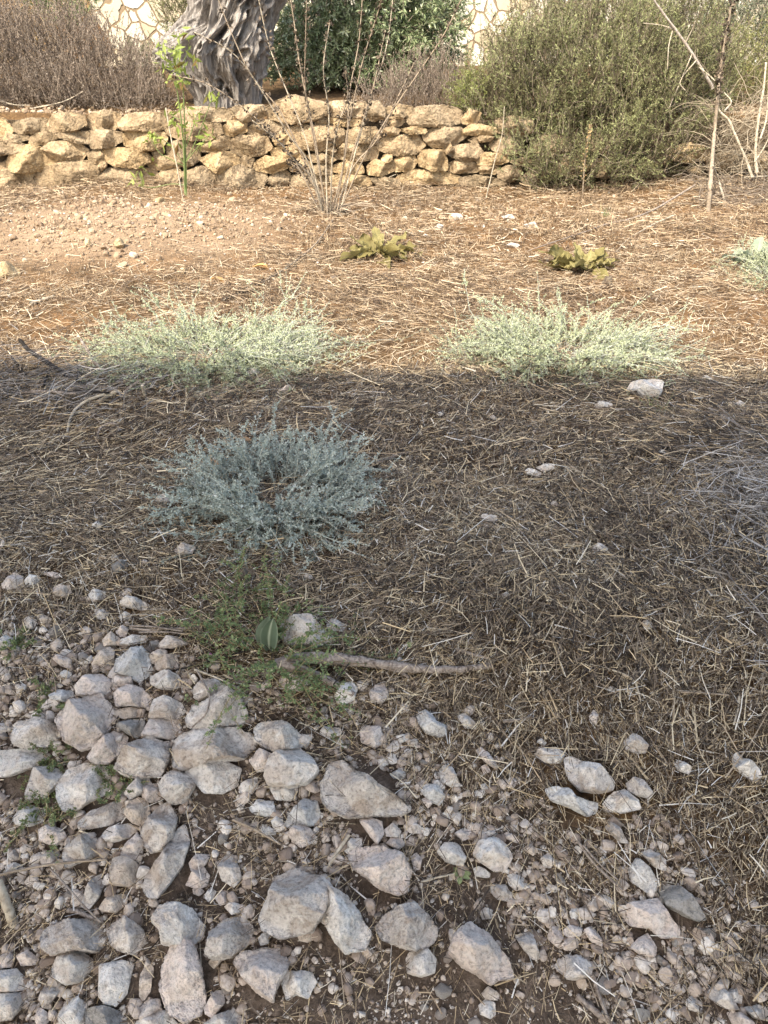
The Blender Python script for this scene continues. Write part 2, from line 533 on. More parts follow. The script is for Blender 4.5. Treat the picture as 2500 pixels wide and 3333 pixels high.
STONES = '''
A|pr|large rough pinkish boulder on edge at left of the pile^the rough pinkish boulder|235,575 290,510 370,480 440,470 490,545 470,620 435,660 420,695 345,710 270,670
A|pr|-|318,445 370,395 440,390 480,420 475,480 400,490 330,475
A|pr|-|490,470 545,432 610,445 655,490 640,535 560,520 500,525
A|br|pale bluish white wedge of limestone at the back of the rubble pile^the bluish white wedge stone|490,375 500,320 560,275 610,268 640,300 660,375 600,420 560,400
A|pr|-|482,420 520,375 560,390 575,430 520,445 485,460
A|tr|-|632,315 680,285 725,290 710,320 660,345
A|tr|-|668,345 700,305 760,305 775,345 740,370 680,372
A|wr|-|650,400 710,367 770,390 797,435 740,455 690,450 650,430
A|tr|-|395,345 420,300 470,272 495,285 490,340 470,375 410,375
A|ws|-|365,320 395,308 405,325 380,348 365,340
A|ts|-|440,240 480,207 520,235 500,265 450,270
A|ps|-|497,205 530,180 555,195 545,225 515,228
A|ws|flat pale stone wedged under dry twigs at the back of the pile^the flat stone under the twigs|525,240 570,222 640,222 645,250 560,265 515,260
A|gr|-|685,260 720,225 780,230 815,260 760,275 690,280
A|gs|-|640,580 660,500 710,487 780,510 805,545 770,585 690,575
A|gr|large grey triangular boulder leaning below the green weed^the grey triangular boulder|803,575 830,530 900,490 985,455 1030,490 1070,555 1050,600 930,615 850,630 810,610
A|gr|-|835,450 870,410 930,405 985,445 920,480 860,500 838,490
A|ts|thin tan slab lying flat behind the pink block^the thin tan slab|490,550 540,535 610,535 630,550 600,575 540,585 495,570
A|kr|-|500,610 560,585 625,590 620,640 590,665 540,640
A|ps|smooth pink flat-topped block touching the broad oval boulder^the pink flat-topped block|609,655 650,585 730,572 780,580 782,640 740,672 670,665
A|gr|broadest oval grey boulder in the middle of the rubble pile^the broad oval boulder|745,780 750,690 790,640 900,612 1020,615 1090,650 1110,690 1050,750 930,765 830,790 790,800
A|wr|crumbly whitish boulder right of the broad oval boulder^the crumbly whitish boulder|1098,625 1130,595 1210,587 1270,625 1325,670 1300,705 1200,728 1130,700 1105,670
A|ws|smooth pale five-sided boulder below the crumbly whitish one^the five-sided boulder|1140,830 1165,750 1240,705 1290,700 1345,750 1378,810 1330,860 1250,880 1160,865
A|ws|bright white flat slab in front of the broad oval boulder^the bright white slab|797,815 830,770 870,758 990,775 1043,800 1025,870 960,905 880,900 840,855
A|gr|-|680,855 760,797 820,830 845,870 800,940 730,945 700,910
A|gr|pitted grey boulder left of the broad oval boulder^the pitted grey boulder|490,790 530,720 640,650 725,690 732,750 690,825 600,830 530,815
A|pr|-|375,745 400,700 490,632 550,655 540,710 470,770 400,770
A|ws|large smooth whitish boulder with flat face near the left edge^the smooth whitish boulder|240,870 290,800 370,772 460,785 505,840 490,890 400,930 340,970 270,980 245,925
A|ws|wide flat white slab running out of the left edge^the wide flat slab|-60,725 90,710 200,710 275,740 230,770 120,800 40,830 -60,835
A|gs|-|105,900 140,800 200,785 290,805 270,850 190,920 110,930
A|gr|-|40,655 80,590 160,578 230,610 268,645 230,695 120,705 60,690
A|gr|-|535,900 590,840 640,835 655,860 610,905 560,930
A|pr|-|605,890 650,858 695,880 690,930 650,945 615,920
A|ws|-|1040,860 1110,832 1115,870 1090,905 1030,900
A|wr|-|1165,880 1200,853 1250,855 1290,890 1260,935 1190,930
A|pr|-|1310,880 1340,850 1395,850 1395,890 1360,905
A|gr|large grey craggy boulder right of the five-sided one^the craggy boulder|1385,850 1430,770 1490,755 1540,810 1640,880 1790,960 1740,990 1500,1000 1420,970 1390,930
A|pr|-|1075,760 1120,715 1180,740 1160,800 1110,810
A|wr|whitish rock behind the oval leaf of the green weed^the rock behind the oval leaf|1210,180 1240,150 1330,135 1390,190 1450,225 1430,260 1300,270 1220,250
A|ws|-|1410,175 1430,145 1500,175 1480,210 1420,205
A|pr|stone lying under the fork of the fallen branch^the stone under the branch|1205,420 1220,385 1300,390 1340,430 1290,460 1230,455
A|wr|-|1445,490 1470,440 1520,418 1545,450 1530,500 1470,525
A|pr|-|1595,470 1620,435 1659,430 1680,480 1650,515 1605,510
A|pr|-|1555,640 1585,610 1640,620 1670,680 1620,705 1560,680
A|gs|-|1380,640 1400,617 1470,620 1475,650 1420,668
E|pr|blocky pinkish stone at the left edge below the grey shrub^the blocky pinkish stone|5,860 60,810 100,830 100,870 50,895 10,880
A|tr|-|225,20 250,0 300,5 310,40 270,60 235,45
A|ws|-|380,45 400,25 455,30 455,65 400,78
A|gs|-|515,80 545,55 600,65 650,90 660,120 600,110 530,95
A|ws|-|510,140 540,117 570,135 565,155 520,158
A|ts|-|170,155 195,135 225,150 215,170 180,170
A|wr|-|100,180 140,155 165,170 140,195 105,192
A|pr|-|222,320 250,305 310,330 300,365 260,350
A|ws|-|258,385 280,372 312,385 305,405 265,405
A|gr|-|410,125 440,108 475,120 460,150 420,150
A|br|-|210,480 250,455 310,460 330,490 280,510 220,500
A|ws|-|0,240 30,220 75,240 50,270 0,290
C|ws|-|50,85 80,45 130,25 200,45 190,95 130,115 70,110
C|gs|long grey slab lying aslant below the smooth whitish boulder^the aslant grey slab|335,100 390,50 520,5 560,10 550,75 480,110 380,128 340,120
C|tr|-|537,65 555,10 600,-10 640,10 648,60 610,115 570,100
C|gr|upright grey stone leaning against the long tilted stone^the leaning grey stone|605,150 640,80 690,25 730,12 765,80 750,160 700,220 650,225 620,190
C|gs|long smooth stone tilted up to the right in the left foreground^the long tilted stone|615,390 625,330 700,240 760,130 800,105 820,180 790,280 740,350 680,425 640,420
C|ws|-|440,150 470,120 560,103 590,130 560,165 490,185 450,175
C|pr|-|515,240 540,200 590,153 620,180 615,240 570,260
C|ts|square-cut pale block left of the long tilted stone^the square-cut block|475,340 485,260 530,245 605,285 600,350 560,375 490,370
C|gr|-|270,230 290,190 360,160 440,170 450,220 370,260 280,295
C|pr|-|165,130 200,110 270,130 290,165 240,200 170,180
C|gs|-|170,265 200,225 250,215 262,240 230,290 185,290
C|ws|-|20,290 60,275 100,285 95,310 30,320
C|gr|-|30,240 60,220 90,235 80,265 35,270
C|gs|-|345,460 370,390 400,340 440,320 458,350 430,420 380,480
C|ts|-|425,470 470,415 545,410 550,450 500,490 440,485
C|gr|large brownish loaf-shaped boulder at the left of the foreground^the loaf-shaped boulder|170,600 200,550 290,525 400,512 450,560 455,620 420,660 320,655 220,670 180,640
C|gr|-|465,590 480,540 540,515 620,560 630,620 580,668 520,655 480,630
C|wr|broad pale boulder behind the tall standing stone^the broad pale boulder|655,530 690,470 760,455 830,480 880,540 880,600 800,640 700,620 690,560
C|ws|round whitish stone in front of the loaf-shaped boulder^the round whitish stone|220,730 250,670 330,645 400,690 400,730 340,790 280,800 230,770
C|ws|upright whitish stone with a flat face left of the thin sliver^the upright whitish stone|425,850 430,720 530,700 580,715 560,780 550,840 500,895 450,885
C|pr|tall standing stone with a pointed top in the foreground^the tall standing stone|690,830 700,720 740,640 790,600 830,620 860,690 890,860 870,920 800,965 720,920
C|ts|thin tan sliver of rock standing left of the tall standing stone^the thin sliver|600,850 605,760 640,700 665,730 650,830 620,875
C|gr|dark pitted boulder right of the tall standing stone^the dark pitted boulder|885,660 910,570 970,515 1050,505 1100,560 1080,620 1000,680 920,690
C|pr|shield-shaped pinkish stone tapering to a point at the bottom^the shield-shaped stone|1005,700 1040,660 1120,645 1200,640 1253,705 1230,760 1200,800 1180,878 1110,830 1050,770
C|wr|-|1215,800 1240,740 1290,745 1350,750 1370,790 1330,860 1280,840 1240,870
C|gs|largest boulder, hollow-sided, in the middle of the foreground^the hollow-sided boulder|1115,510 1150,440 1185,340 1270,293 1400,345 1435,385 1420,440 1400,500 1370,530 1350,570 1250,590 1210,600 1130,560
C|wr|pale oblong boulder leaning on the hollow-sided boulder^the leaning oblong boulder|1330,460 1370,400 1430,390 1500,430 1550,490 1605,575 1580,640 1490,662 1440,600 1400,530 1350,490
C|bs|-|1113,600 1140,575 1165,590 1160,625 1125,633
C|ts|-|900,710 940,650 970,655 965,690 925,735
C|tr|-|1285,590 1310,562 1360,570 1365,600 1330,620 1295,612
C|ws|-|-40,740 70,735 110,770 125,820 60,830 -40,830
C|wr|-|-40,850 60,830 110,840 100,890 50,950 -40,960
C|wr|-|250,930 290,865 330,855 380,890 375,960 300,985 255,965
C|ks|dark grey stone at the bottom edge below the upright whitish stone^the dark bottom stone|370,910 450,895 530,920 545,990 370,1000
C|ws|pale stone cut by the bottom edge under the tall standing stone^the pale bottom stone|580,970 640,925 710,912 770,970 730,1030 600,1030
C|wr|-|870,975 920,940 1010,905 1060,960 1010,1020 900,1020
C|pr|-|880,900 930,830 965,825 970,880 920,945 885,930
C|pr|-|590,920 630,870 690,865 700,910 650,945 600,950
C|gs|-|165,860 200,790 250,790 260,830 220,880 225,910 180,900
C|ps|-|150,960 165,895 215,930 210,965 165,985
C|pr|-|800,370 830,320 880,292 905,330 895,375 850,385
C|ps|-|815,275 850,238 910,240 890,280 860,310 825,310
C|gr|-|935,280 980,238 1020,260 1045,340 1010,380 960,350
C|ps|-|930,430 950,395 985,395 988,450 950,460
C|ws|-|968,465 1000,445 1050,460 1045,490 1000,500
C|pr|-|1040,490 1080,455 1100,480 1095,510 1060,515
C|pr|-|1243,150 1270,118 1320,110 1360,150 1345,190 1300,208 1260,180
C|br|-|1075,40 1110,5 1180,10 1195,70 1150,75 1090,60
C|br|grey pitted boulder below the five-sided boulder^the grey pitted boulder|1230,110 1250,60 1310,0 1370,5 1385,70 1350,115 1300,110 1250,125
C|pr|big pink crumbly boulder in the centre of the foreground^the pink crumbly boulder|1500,240 1530,210 1659,200 1740,250 1780,310 1770,340 1760,390 1720,410 1640,380 1590,340 1520,290
C|ps|pink wedge-shaped stone behind the pink crumbly boulder^the pink wedge|1550,90 1600,80 1650,95 1659,150 1630,195 1600,160
C|ws|-|1480,215 1520,170 1560,170 1565,200 1500,235
C|ws|-|1125,130 1150,118 1195,135 1190,155 1140,155
C|ws|-|1170,95 1195,75 1222,90 1215,125 1180,125
C|ws|-|880,420 910,380 935,400 920,430 900,445
C|ps|-|830,385 860,378 885,400 860,420 835,410
C|pr|-|0,680 40,658 65,690 50,725 0,730
C|pr|-|70,680 120,655 170,690 150,715 90,720
D|ws|smooth rounded stone on the right half of the rubble^the smooth rounded stone|385,235 410,180 480,165 530,195 557,250 530,300 480,310 420,270
D|gr|heavy rounded boulder right of the leaning oblong boulder^the heavy rounded boulder|-40,550 0,500 60,470 130,455 190,500 235,560 220,610 180,640 140,650 60,630 -10,600
D|pr|large grooved boulder at the edge of the bare soil^the grooved boulder|280,660 310,590 370,540 430,575 500,640 540,690 565,765 500,775 460,797 430,770 340,720
D|ws|blocky whitish stone below the heavy rounded boulder^the blocky whitish stone|94,690 110,660 190,652 225,690 220,750 160,768 100,750
D|gr|rough grey stone half buried right of the grooved boulder^the half-buried grey stone|735,720 780,675 850,675 900,720 895,765 830,780 790,775
D|ps|flat pinkish boulder with dry grass over it at the right^the flat pinkish boulder|1030,500 1050,455 1140,435 1180,430 1230,500 1280,560 1275,595 1200,600 1150,560 1060,545
D|ks|dark grey pointed slab right of the flat pinkish boulder^the dark pointed slab|1185,390 1220,365 1280,380 1330,420 1370,480 1397,520 1360,528 1290,500 1220,460
D|wr|white knobbly stone behind the flat pinkish boulder^the white knobbly stone|1055,300 1090,255 1140,290 1180,350 1175,400 1130,400 1065,350
D|pr|-|1060,640 1100,600 1140,578 1180,640 1175,680 1110,670
D|gs|-|1285,640 1305,605 1330,620 1342,675 1310,690
D|ws|white egg-shaped stone alone on the bare soil at the bottom^the white egg-shaped stone|410,890 440,862 480,880 483,930 460,950 415,930
D|ws|-|420,840 450,810 500,845 490,870 440,865
D|wr|-|1295,875 1330,848 1375,880 1375,925 1320,910
D|gr|-|1400,830 1440,800 1500,850 1540,910 1470,900 1410,860
D|ws|-|1485,830 1510,808 1550,850 1545,885 1500,870
D|wr|-|1550,900 1620,890 1670,905 1670,960 1600,945
D|ps|-|1480,920 1540,925 1600,970 1590,1000 1520,1000
D|gr|-|565,590 610,575 650,610 675,690 640,690 590,630
D|pr|-|705,600 720,545 760,555 775,600 750,640
D|ps|-|765,575 800,545 860,560 850,590 800,600
D|pr|-|860,570 900,548 940,600 945,635 900,620
D|ps|-|765,630 790,605 815,620 815,655 780,655
D|gr|-|450,390 480,365 520,370 555,410 550,445 490,430
D|wr|-|410,490 435,470 470,480 465,515 425,520
D|ws|-|530,330 555,320 605,340 605,390 570,395 540,370
D|wr|-|385,300 410,290 460,320 455,340 400,335
D|wr|-|230,230 260,190 320,195 355,250 340,290 270,270
D|pr|-|5,190 30,165 80,170 90,200 60,220
D|ps|-|115,250 140,230 165,260 155,305 130,310
D|ws|-|85,120 120,97 180,130 165,150 110,145
D|wr|-|0,130 40,105 75,140 60,165 10,160
D|pr|-|305,150 340,127 375,130 380,165 340,180
D|wr|-|425,150 460,132 500,155 490,175
D|pr|-|505,160 530,142 590,175 575,190
D|ts|-|600,215 630,192 665,220 645,245
D|ws|-|675,260 710,230 740,270 720,300 690,290
D|ws|-|700,390 710,365 765,390 740,405
D|ws|-|800,490 820,457 840,480 835,520 810,520
D|gr|-|1110,230 1150,215 1220,260 1220,310 1170,290
D|gr|-|955,120 985,95 1020,130 1060,190 1020,185
B|br|knobbly bluish white stone at the top right edge of the rubble^the knobbly bluish stone|140,560 180,542 210,560 225,595 270,605 270,650 240,660 180,640 150,600
B|wr|-|315,570 350,555 400,605 400,625 350,620
B|ws|-|50,660 90,650 110,670 70,690
B|wr|-|100,700 125,670 150,670 140,705
B|ps|bone-shaped pale stone lying aslant in the straw^the bone-shaped stone|395,720 420,702 450,730 490,780 490,800 440,770
B|wr|-|240,800 260,780 300,800 320,850 345,870 290,875 245,850
B|br|-|25,820 70,800 95,815 90,840 40,840
B|br|-|150,880 190,860 240,880 265,920 240,955 190,930
B|ps|-|160,930 190,920 210,950 190,970
B|ws|-|655,680 680,667 705,685 690,700
B|wr|flat whitish stone touching the big straw-field boulder^the flat whitish stone|645,740 670,710 740,705 785,730 760,775 690,770
B|gs|big grey boulder lying in the straw at the right^the straw-field boulder|780,750 810,740 870,770 930,790 1000,855 990,885 930,900 850,890 800,840 785,800
B|gs|-|1045,860 1080,838 1120,850 1165,900 1150,925 1090,910 1055,890
B|br|long whitish stone in front of the straw-field boulder^the long whitish stone|695,885 750,870 800,890 830,930 925,940 920,985 880,1000 800,960 720,930
B|wr|-|945,945 990,900 1040,885 1100,930 1110,970 1030,985 960,980
B|gr|mottled grey stone alone in the straw behind the big grey boulder^the mottled stone|1035,680 1075,645 1110,665 1142,700 1130,730 1080,725 1045,710
B|wr|-|1250,770 1280,760 1330,795 1320,822 1270,805
B|ws|smooth two-lobed pale stone at the right edge of the straw^the two-lobed stone|1505,740 1530,722 1560,760 1620,790 1635,830 1600,850 1550,820 1510,790
B|pr|-|885,575 905,543 928,565 920,605 890,595
B|ws|-|960,455 985,440 1012,455 1000,475
B|wr|little white stone alone in the straw at right^the little white straw stone|1115,165 1125,155 1158,165 1160,195 1125,195
B|ws|-|505,45 530,35 545,48 515,60
B|pr|-|525,850 550,832 578,855 560,880 530,880
B|ws|-|415,870 440,862 450,890 420,895
B|pr|-|420,790 445,778 462,810 430,825
F|ws|flat white stone, the left one of a pair in mid straw^the flat white pair stone|608,372 625,362 680,380 675,398 620,390
F|wr|knobbly white stone touching a flat white one in mid straw^the knobbly white pair stone|655,360 690,345 735,345 735,365 690,380
F|wr|rounded white stone in the straw right of the grey shrub^the white stone by the grey shrub|412,575 430,562 485,565 492,590 440,595
F|wr|white stone half covered by a grey straw mat^the white stone in the straw mat|895,705 925,687 970,705 960,725 905,722
F|ws|-|1185,290 1200,280 1218,295 1205,307
F|ws|-|230,128 245,118 258,130 240,140
F|ws|-|455,140 470,132 490,150 475,155
F|pr|-|718,515 735,503 755,520 735,530
F|wr|-|1340,392 1355,380 1375,390 1350,398
F|ws|-|1280,412 1290,405 1298,415
F|wr|-|905,95 930,75 985,80 988,98 930,103
F|ws|-|1515,85 1535,70 1560,80 1540,98
F|mr|brown earthy clod near the white pair of stones^the brown clod|800,430 820,402 850,405 850,435 825,448
H|wr|large white rock with a mossy foot on the shadow line^the large white rock|1045,885 1075,845 1180,835 1210,850 1200,890 1180,930 1130,920 1090,890
H|ws|-|1365,835 1390,822 1420,835 1410,848
H|mr|dark earthy clod in front of the right dry rosette^the clod by the rosette|940,425 955,398 985,402 985,430 960,438
E|wr|-|395,610 420,590 445,605 430,625
E|wr|-|675,490 700,478 735,490 720,515 680,510
E|gr|-|750,715 790,685 845,700 830,730 770,735
E|ks|dark round stone in the litter left of the green weed^the dark round stone|480,780 520,755 555,770 545,800 490,815
E|mr|-|720,830 750,815 785,830 760,855
E|gr|-|605,765 630,757 655,770 630,780
E|ws|-|105,850 130,825 175,835 165,870 115,875
E|ps|-|180,815 225,810 285,825 240,840
E|ws|-|0,690 10,668 22,685 5,710
E|pr|-|1310,830 1335,815 1355,835 1330,850
E|mr|-|1010,840 1050,800 1100,790 1095,830 1050,860
G|yr|big tan rock at the left edge of the sunlit soil^the big tan rock|-30,370 0,345 40,343 80,360 85,390 50,400 -30,395
G|ps|-|1200,885 1250,868 1265,880 1230,895
G|yr|pale yellow chunk on the dug soil below the sapling^the yellow chunk|660,65 690,52 720,70 690,88
G|yr|-|460,90 485,75 490,100 470,105
G|yr|-|490,255 520,232 545,245 530,270 500,270
G|yr|-|365,240 385,235 395,255 370,268
G|yr|-|780,365 795,350 805,370 792,385
G|ws|-|1060,810 1100,795 1130,810 1090,822
H|ws|flat white stone behind the right dry rosette^the far flat white stone|280,130 330,125 345,145 300,155
H|ws|-|505,135 550,128 570,145 520,150
H|ws|white pointed stone right of the left dry rosette^the white pointed stone|215,185 240,168 258,180 240,192
H|ws|-|165,220 180,212 193,222 175,230
H|wr|-|525,262 550,250 590,260 570,272
H|wr|-|600,170 650,165 665,178 620,185
'''
TONE = dict(w='whitish', p='pinkish', g='grey', t='tan', b='bluish white', m='earthy brown', k='dark grey', y='tan')
rows = []
for line in STONES.strip().splitlines():
    ck, tt, lab, pts = line.split('|')
    uv = cp(ck, [tuple(map(float, q.split(','))) for q in pts.split()])
    rows.append((tt[0], tt[1], lab, uv))

occ = []            # occupied ground discs, for the loose litter
_up = np.array([0, 0, 1.0])
marks = [(uv.mean(0), lab.split('^')[1]) for _, _, lab, uv in rows if '^' in lab]
used_labels = set()


def rel_label(tone, tex, size, asp, c):
    szw = 'tiny' if size < .035 else 'small' if size < .06 else 'medium' if size < .11 else 'large'
    shp = 'long' if asp > 1.9 else 'smooth' if tex == 's' else 'rough'
    kind = 'clod' if tone == 'm' else 'chip' if szw == 'tiny' else 'stone'
    ds = sorted((np.hypot(*(c - m[0])), m[1], m[0]) for m in marks)
    out = []
    for _, nm, mc in ds[:5]:
        d = c - mc
        r = ('left of' if d[0] < 0 else 'right of') if abs(d[0]) > abs(d[1]) else ('behind' if d[1] < 0 else 'in front of')
        out.append((r, nm))
    head = f'{szw} {shp} {TONE[tone]} {kind}'
    far = '' if ds[0][0] < 190 else ' some way'
    cands = [f'{head}{far} {r} {nm}' for r, nm in out]
    cands = cands[:1] + [f'{head} between {out[0][1]} and {out[1][1]}'] + cands[1:]
    for cnd in cands:
        if cnd not in used_labels and len(cnd.split()) <= 15:
            used_labels.add(cnd)
            return cnd
    return cands[0]


FLAT = ('slab', 'flat')
for k, (tone, tex, lab, uv) in enumerate(rows):
    c = (uv.min(0) + uv.max(0)) / 2
    G = ground(c[None])[0]
    m = px_size(G)
    ext = (uv.max(0) - uv.min(0)) * m
    size = float(math.sqrt(ext[0] * ext[1]))
    far = G[1] > 3.2
    thick = 0.43 * min(ext[0], ext[1] * (1.6 if far else 1.15))
    if any(f in lab for f in FLAT):
        thick *= 0.65
    toc = nrm(EYE - G)
    n = nrm(toc * 0.75 + _up * 0.45)
    # lift the centre so that the stone sits in the ground by about a third of its depth
    d = ray(c[None])[0]
    lift = thick * 0.5 + (.016 if G[1] > 2.0 else 0.004)
    C = G - d * (lift / max(0.35, np.dot(-nrm(d), _up))) / np.linalg.norm(d)
    rr = ray(uv)
    P = EYE + rr * (np.dot(C - EYE, n) / (rr @ n))[:, None]
    ax = nrm(RIGHT - n * np.dot(RIGHT, n))
    ay = np.cross(n, ax)
    L2 = np.stack([(P - C) @ ax, (P - C) @ ay], -1)
    lev = 6 if size > 0.085 and G[1] < 2 else 5 if size > .045 and G[1] < 3 else 4 if size > 0.03 else 3
    V, T = stone_verts(L2 * 1.02, thick, 100 + k, tex, lev)
    Wv = V @ np.stack([ax, ay, n])
    g = Geo()
    g.add(Wv + C, None, T, 0.5)
    o = g.build('stone', MS[tone], smooth=True, origin=C)
    label = lab.split('^')[0] if '^' in lab else rel_label(tone, tex, size, ext[0] / ext[1] if ext[0] > ext[1] else ext[1] / ext[0], c)
    tag(o, label, 'clod' if tone == 'm' else 'stone', 'limestone rubble and field stones')
    occ.append((C[0], C[1], max(ext) * 0.42))
occ = np.array(occ)
N_TRACED = len(rows)
# ------------------------------------------------------------------ dry-stone terrace wall
WST = '''
I|-190,590 -120,520 0,515 45,560 20,610 -80,620 -170,615
I|45,560 60,530 110,515 190,515 195,550 190,575 80,580
I|200,540 230,495 300,487 360,500 370,540 330,560 220,572
I|372,530 385,495 440,482 510,492 520,540 490,560 390,560
I|520,530 560,492 650,485 740,495 720,540 690,560 540,560
I|740,500 800,465 900,465 985,475 1000,510 960,525 840,530 760,520
I|1000,470 1030,458 1130,455 1150,490 1120,520 1040,520
I|1150,470 1200,440 1260,415 1330,430 1415,450 1410,490 1340,520 1250,530 1170,510
I|1425,440 1500,437 1565,445 1570,500 1500,508 1430,500
I|1355,510 1385,495 1410,500 1410,535 1370,545
I|1410,515 1440,505 1530,510 1560,525 1540,545 1430,545
I|0,600 30,578 90,590 115,585 118,605 80,615 0,620
I|125,600 150,575 220,572 245,600 200,625 130,625
I|240,575 300,565 380,570 380,620 330,615 260,595
I|380,600 390,568 450,560 520,575 535,605 480,635 400,640
I|537,580 600,560 700,570 720,600 690,640 600,645 545,625
I|725,555 800,530 940,535 958,575 900,605 780,600 730,580
I|960,555 990,525 1060,525 1065,570 1020,592 965,580
I|1068,560 1100,535 1180,515 1240,545 1230,575 1150,580 1080,588
I|1175,600 1200,575 1245,590 1250,620 1190,628
I|1245,560 1300,540 1400,545 1480,560 1485,610 1440,635 1380,645 1260,640
I|1495,570 1540,550 1620,550 1640,590 1600,615 1510,612
I|-150,650 -60,615 40,610 100,625 90,655 30,665 -80,680
I|30,700 60,645 130,628 210,650 240,705 170,735 100,740 40,730
I|190,640 230,615 310,612 380,650 350,690 280,705 220,680
I|380,670 400,645 440,650 455,690 430,710 385,700
I|455,650 520,640 620,650 655,690 600,720 500,718 460,690
I|630,705 670,675 740,680 790,715 740,735 660,738
I|660,660 690,635 710,650 690,680 665,680
I|715,630 780,605 850,630 860,690 800,725 730,690
I|855,630 920,590 985,590 992,640 940,660 870,655
I|865,690 930,655 1010,665 1035,700 1000,740 940,745 890,715
I|1000,610 1040,588 1150,595 1170,640 1130,670 1040,672 1000,650
I|1170,650 1210,635 1300,650 1320,680 1240,688 1180,680
I|1035,690 1060,672 1100,685 1085,720 1045,712
I|1100,705 1150,675 1230,690 1240,725 1180,748 1110,735
I|1240,700 1290,688 1340,700 1340,735 1260,740
I|1330,670 1390,660 1450,685 1430,705 1350,700
I|1390,645 1430,630 1455,650 1430,668
I|1445,660 1490,620 1580,618 1635,640 1620,690 1540,697 1460,690
I|1440,715 1500,700 1560,710 1570,750 1500,755 1445,745
I|1590,720 1620,695 1680,700 1700,740 1650,760 1595,755
I|1350,720 1390,705 1440,715 1435,755 1370,755
I|-160,735 -20,720 20,690 30,720 10,745 -60,760
I|-60,745 60,730 150,742 165,790 100,812 -60,812
I|155,770 190,725 290,700 400,700 420,745 400,790 300,805 180,800
I|410,780 450,735 560,722 660,740 680,775 620,805 480,805
I|420,735 430,700 455,688 460,720 430,752
I|670,775 700,742 770,735 785,760 750,810 690,800
I|785,750 850,725 935,735 945,775 920,810 830,820 790,800
I|940,780 960,740 1030,717 1120,725 1155,775 1120,810 1030,820 960,805
I|1155,780 1180,750 1230,738 1250,760 1240,800 1190,812
I|1250,770 1300,750 1400,755 1420,790 1350,815 1260,810
I|1430,760 1500,755 1590,765 1600,800 1500,812 1440,806
I|1600,770 1659,765 1720,775 1730,800 1640,808
J|-90,445 -20,440 0,470 0,505 -40,525 -90,510
J|0,470 50,450 120,460 130,495 60,510 0,510
J|95,510 150,465 250,458 325,475 330,530 260,545 130,545
J|0,520 50,510 90,525 70,545 10,545
J|-20,575 0,555 40,545 70,560 60,580 0,585
J|70,560 120,548 180,555 180,575 110,580
J|-20,605 40,588 140,590 175,630 140,665 50,672 -20,650
J|170,575 240,547 330,555 352,590 300,630 220,640 180,610
J|-10,690 0,668 30,668 38,690 10,705
J|30,710 60,680 120,670 145,700 120,735 50,745
J|150,680 170,650 250,650 272,690 268,735 200,730 155,715
J|275,665 310,630 400,622 425,660 390,695 320,690
J|255,640 285,618 300,640 270,665
J|275,710 330,692 400,710 405,745 330,752 285,745
J|395,685 440,660 520,665 542,695 500,712 410,712
J|410,725 450,710 495,725 480,752 420,752
J|490,740 530,718 590,725 590,765 550,785 495,770
J|365,605 420,585 475,590 460,610 390,620
J|345,560 390,535 480,550 485,580 400,585 350,580
J|335,510 370,475 420,490 400,530 345,535
J|460,630 490,590 570,600 600,650 560,670 480,655
J|545,695 600,680 640,690 630,715 560,712
J|595,770 630,735 690,735 705,780 650,797 605,795
J|60,770 120,738 230,738 325,765 320,795 200,797 80,797
J|330,770 400,755 480,770 530,795 440,802 340,799
J|480,520 560,500 640,520 640,570 560,590 500,575
J|640,600 720,580 800,600 800,650 720,670 640,650
J|700,690 800,680 880,690 880,740 800,760 710,745
J|880,600 960,580 1050,600 1050,650 960,670 890,650
J|900,700 960,680 1030,690 1030,750 950,770 900,750
J|1035,740 1060,725 1130,722 1145,745 1100,760 1045,762
J|1105,685 1140,675 1220,678 1220,700 1150,728 1110,715
J|1070,770 1110,760 1130,775 1090,788
J|1130,755 1180,735 1225,735 1200,760 1140,770
J|1240,640 1320,620 1400,640 1400,690 1320,700 1240,690
J|1310,735 1340,720 1375,735 1350,750
J|1400,690 1480,660 1560,680 1560,730 1480,745 1400,730
J|1580,680 1640,660 1720,680 1720,740 1640,750 1580,730
I|-330,590 -190,500 -170,540 -200,610 -300,620
I|-520,600 -400,490 -290,500 -330,590 -450,625
I|-470,650 -330,610 -180,620 -170,670 -260,700 -430,700
I|-600,680 -480,640 -450,700 -560,740
I|-420,720 -280,690 -170,690 -160,750 -260,775 -400,775
I|-360,800 -200,765 -70,770 -80,815 -200,820 -350,818
I|-620,760 -500,700 -420,730 -430,800 -600,800
I|-700,600 -560,500 -500,540 -540,640 -660,650
'''
wall = empty('dry_stone_wall', (0, WALL_Y, 0), 'low dry stone terrace wall of rough tan limestone across the back of the slope', 'wall')
MW = [mat_stone('wall_limestone', (.28, .20, .12), (.53, .405, .265), (.19, .145, .095), bscale=16, bstr=.9, stain=.55),
      mat_stone('wall_limestone_yellow', (.36, .25, .135), (.58, .44, .275), (.27, .19, .11), bscale=16, bstr=.8, stain=.4),
      mat_stone('wall_limestone_grey', (.27, .20, .13), (.50, .39, .265), (.18, .14, .09), bscale=16, bstr=.9, stain=.55)]
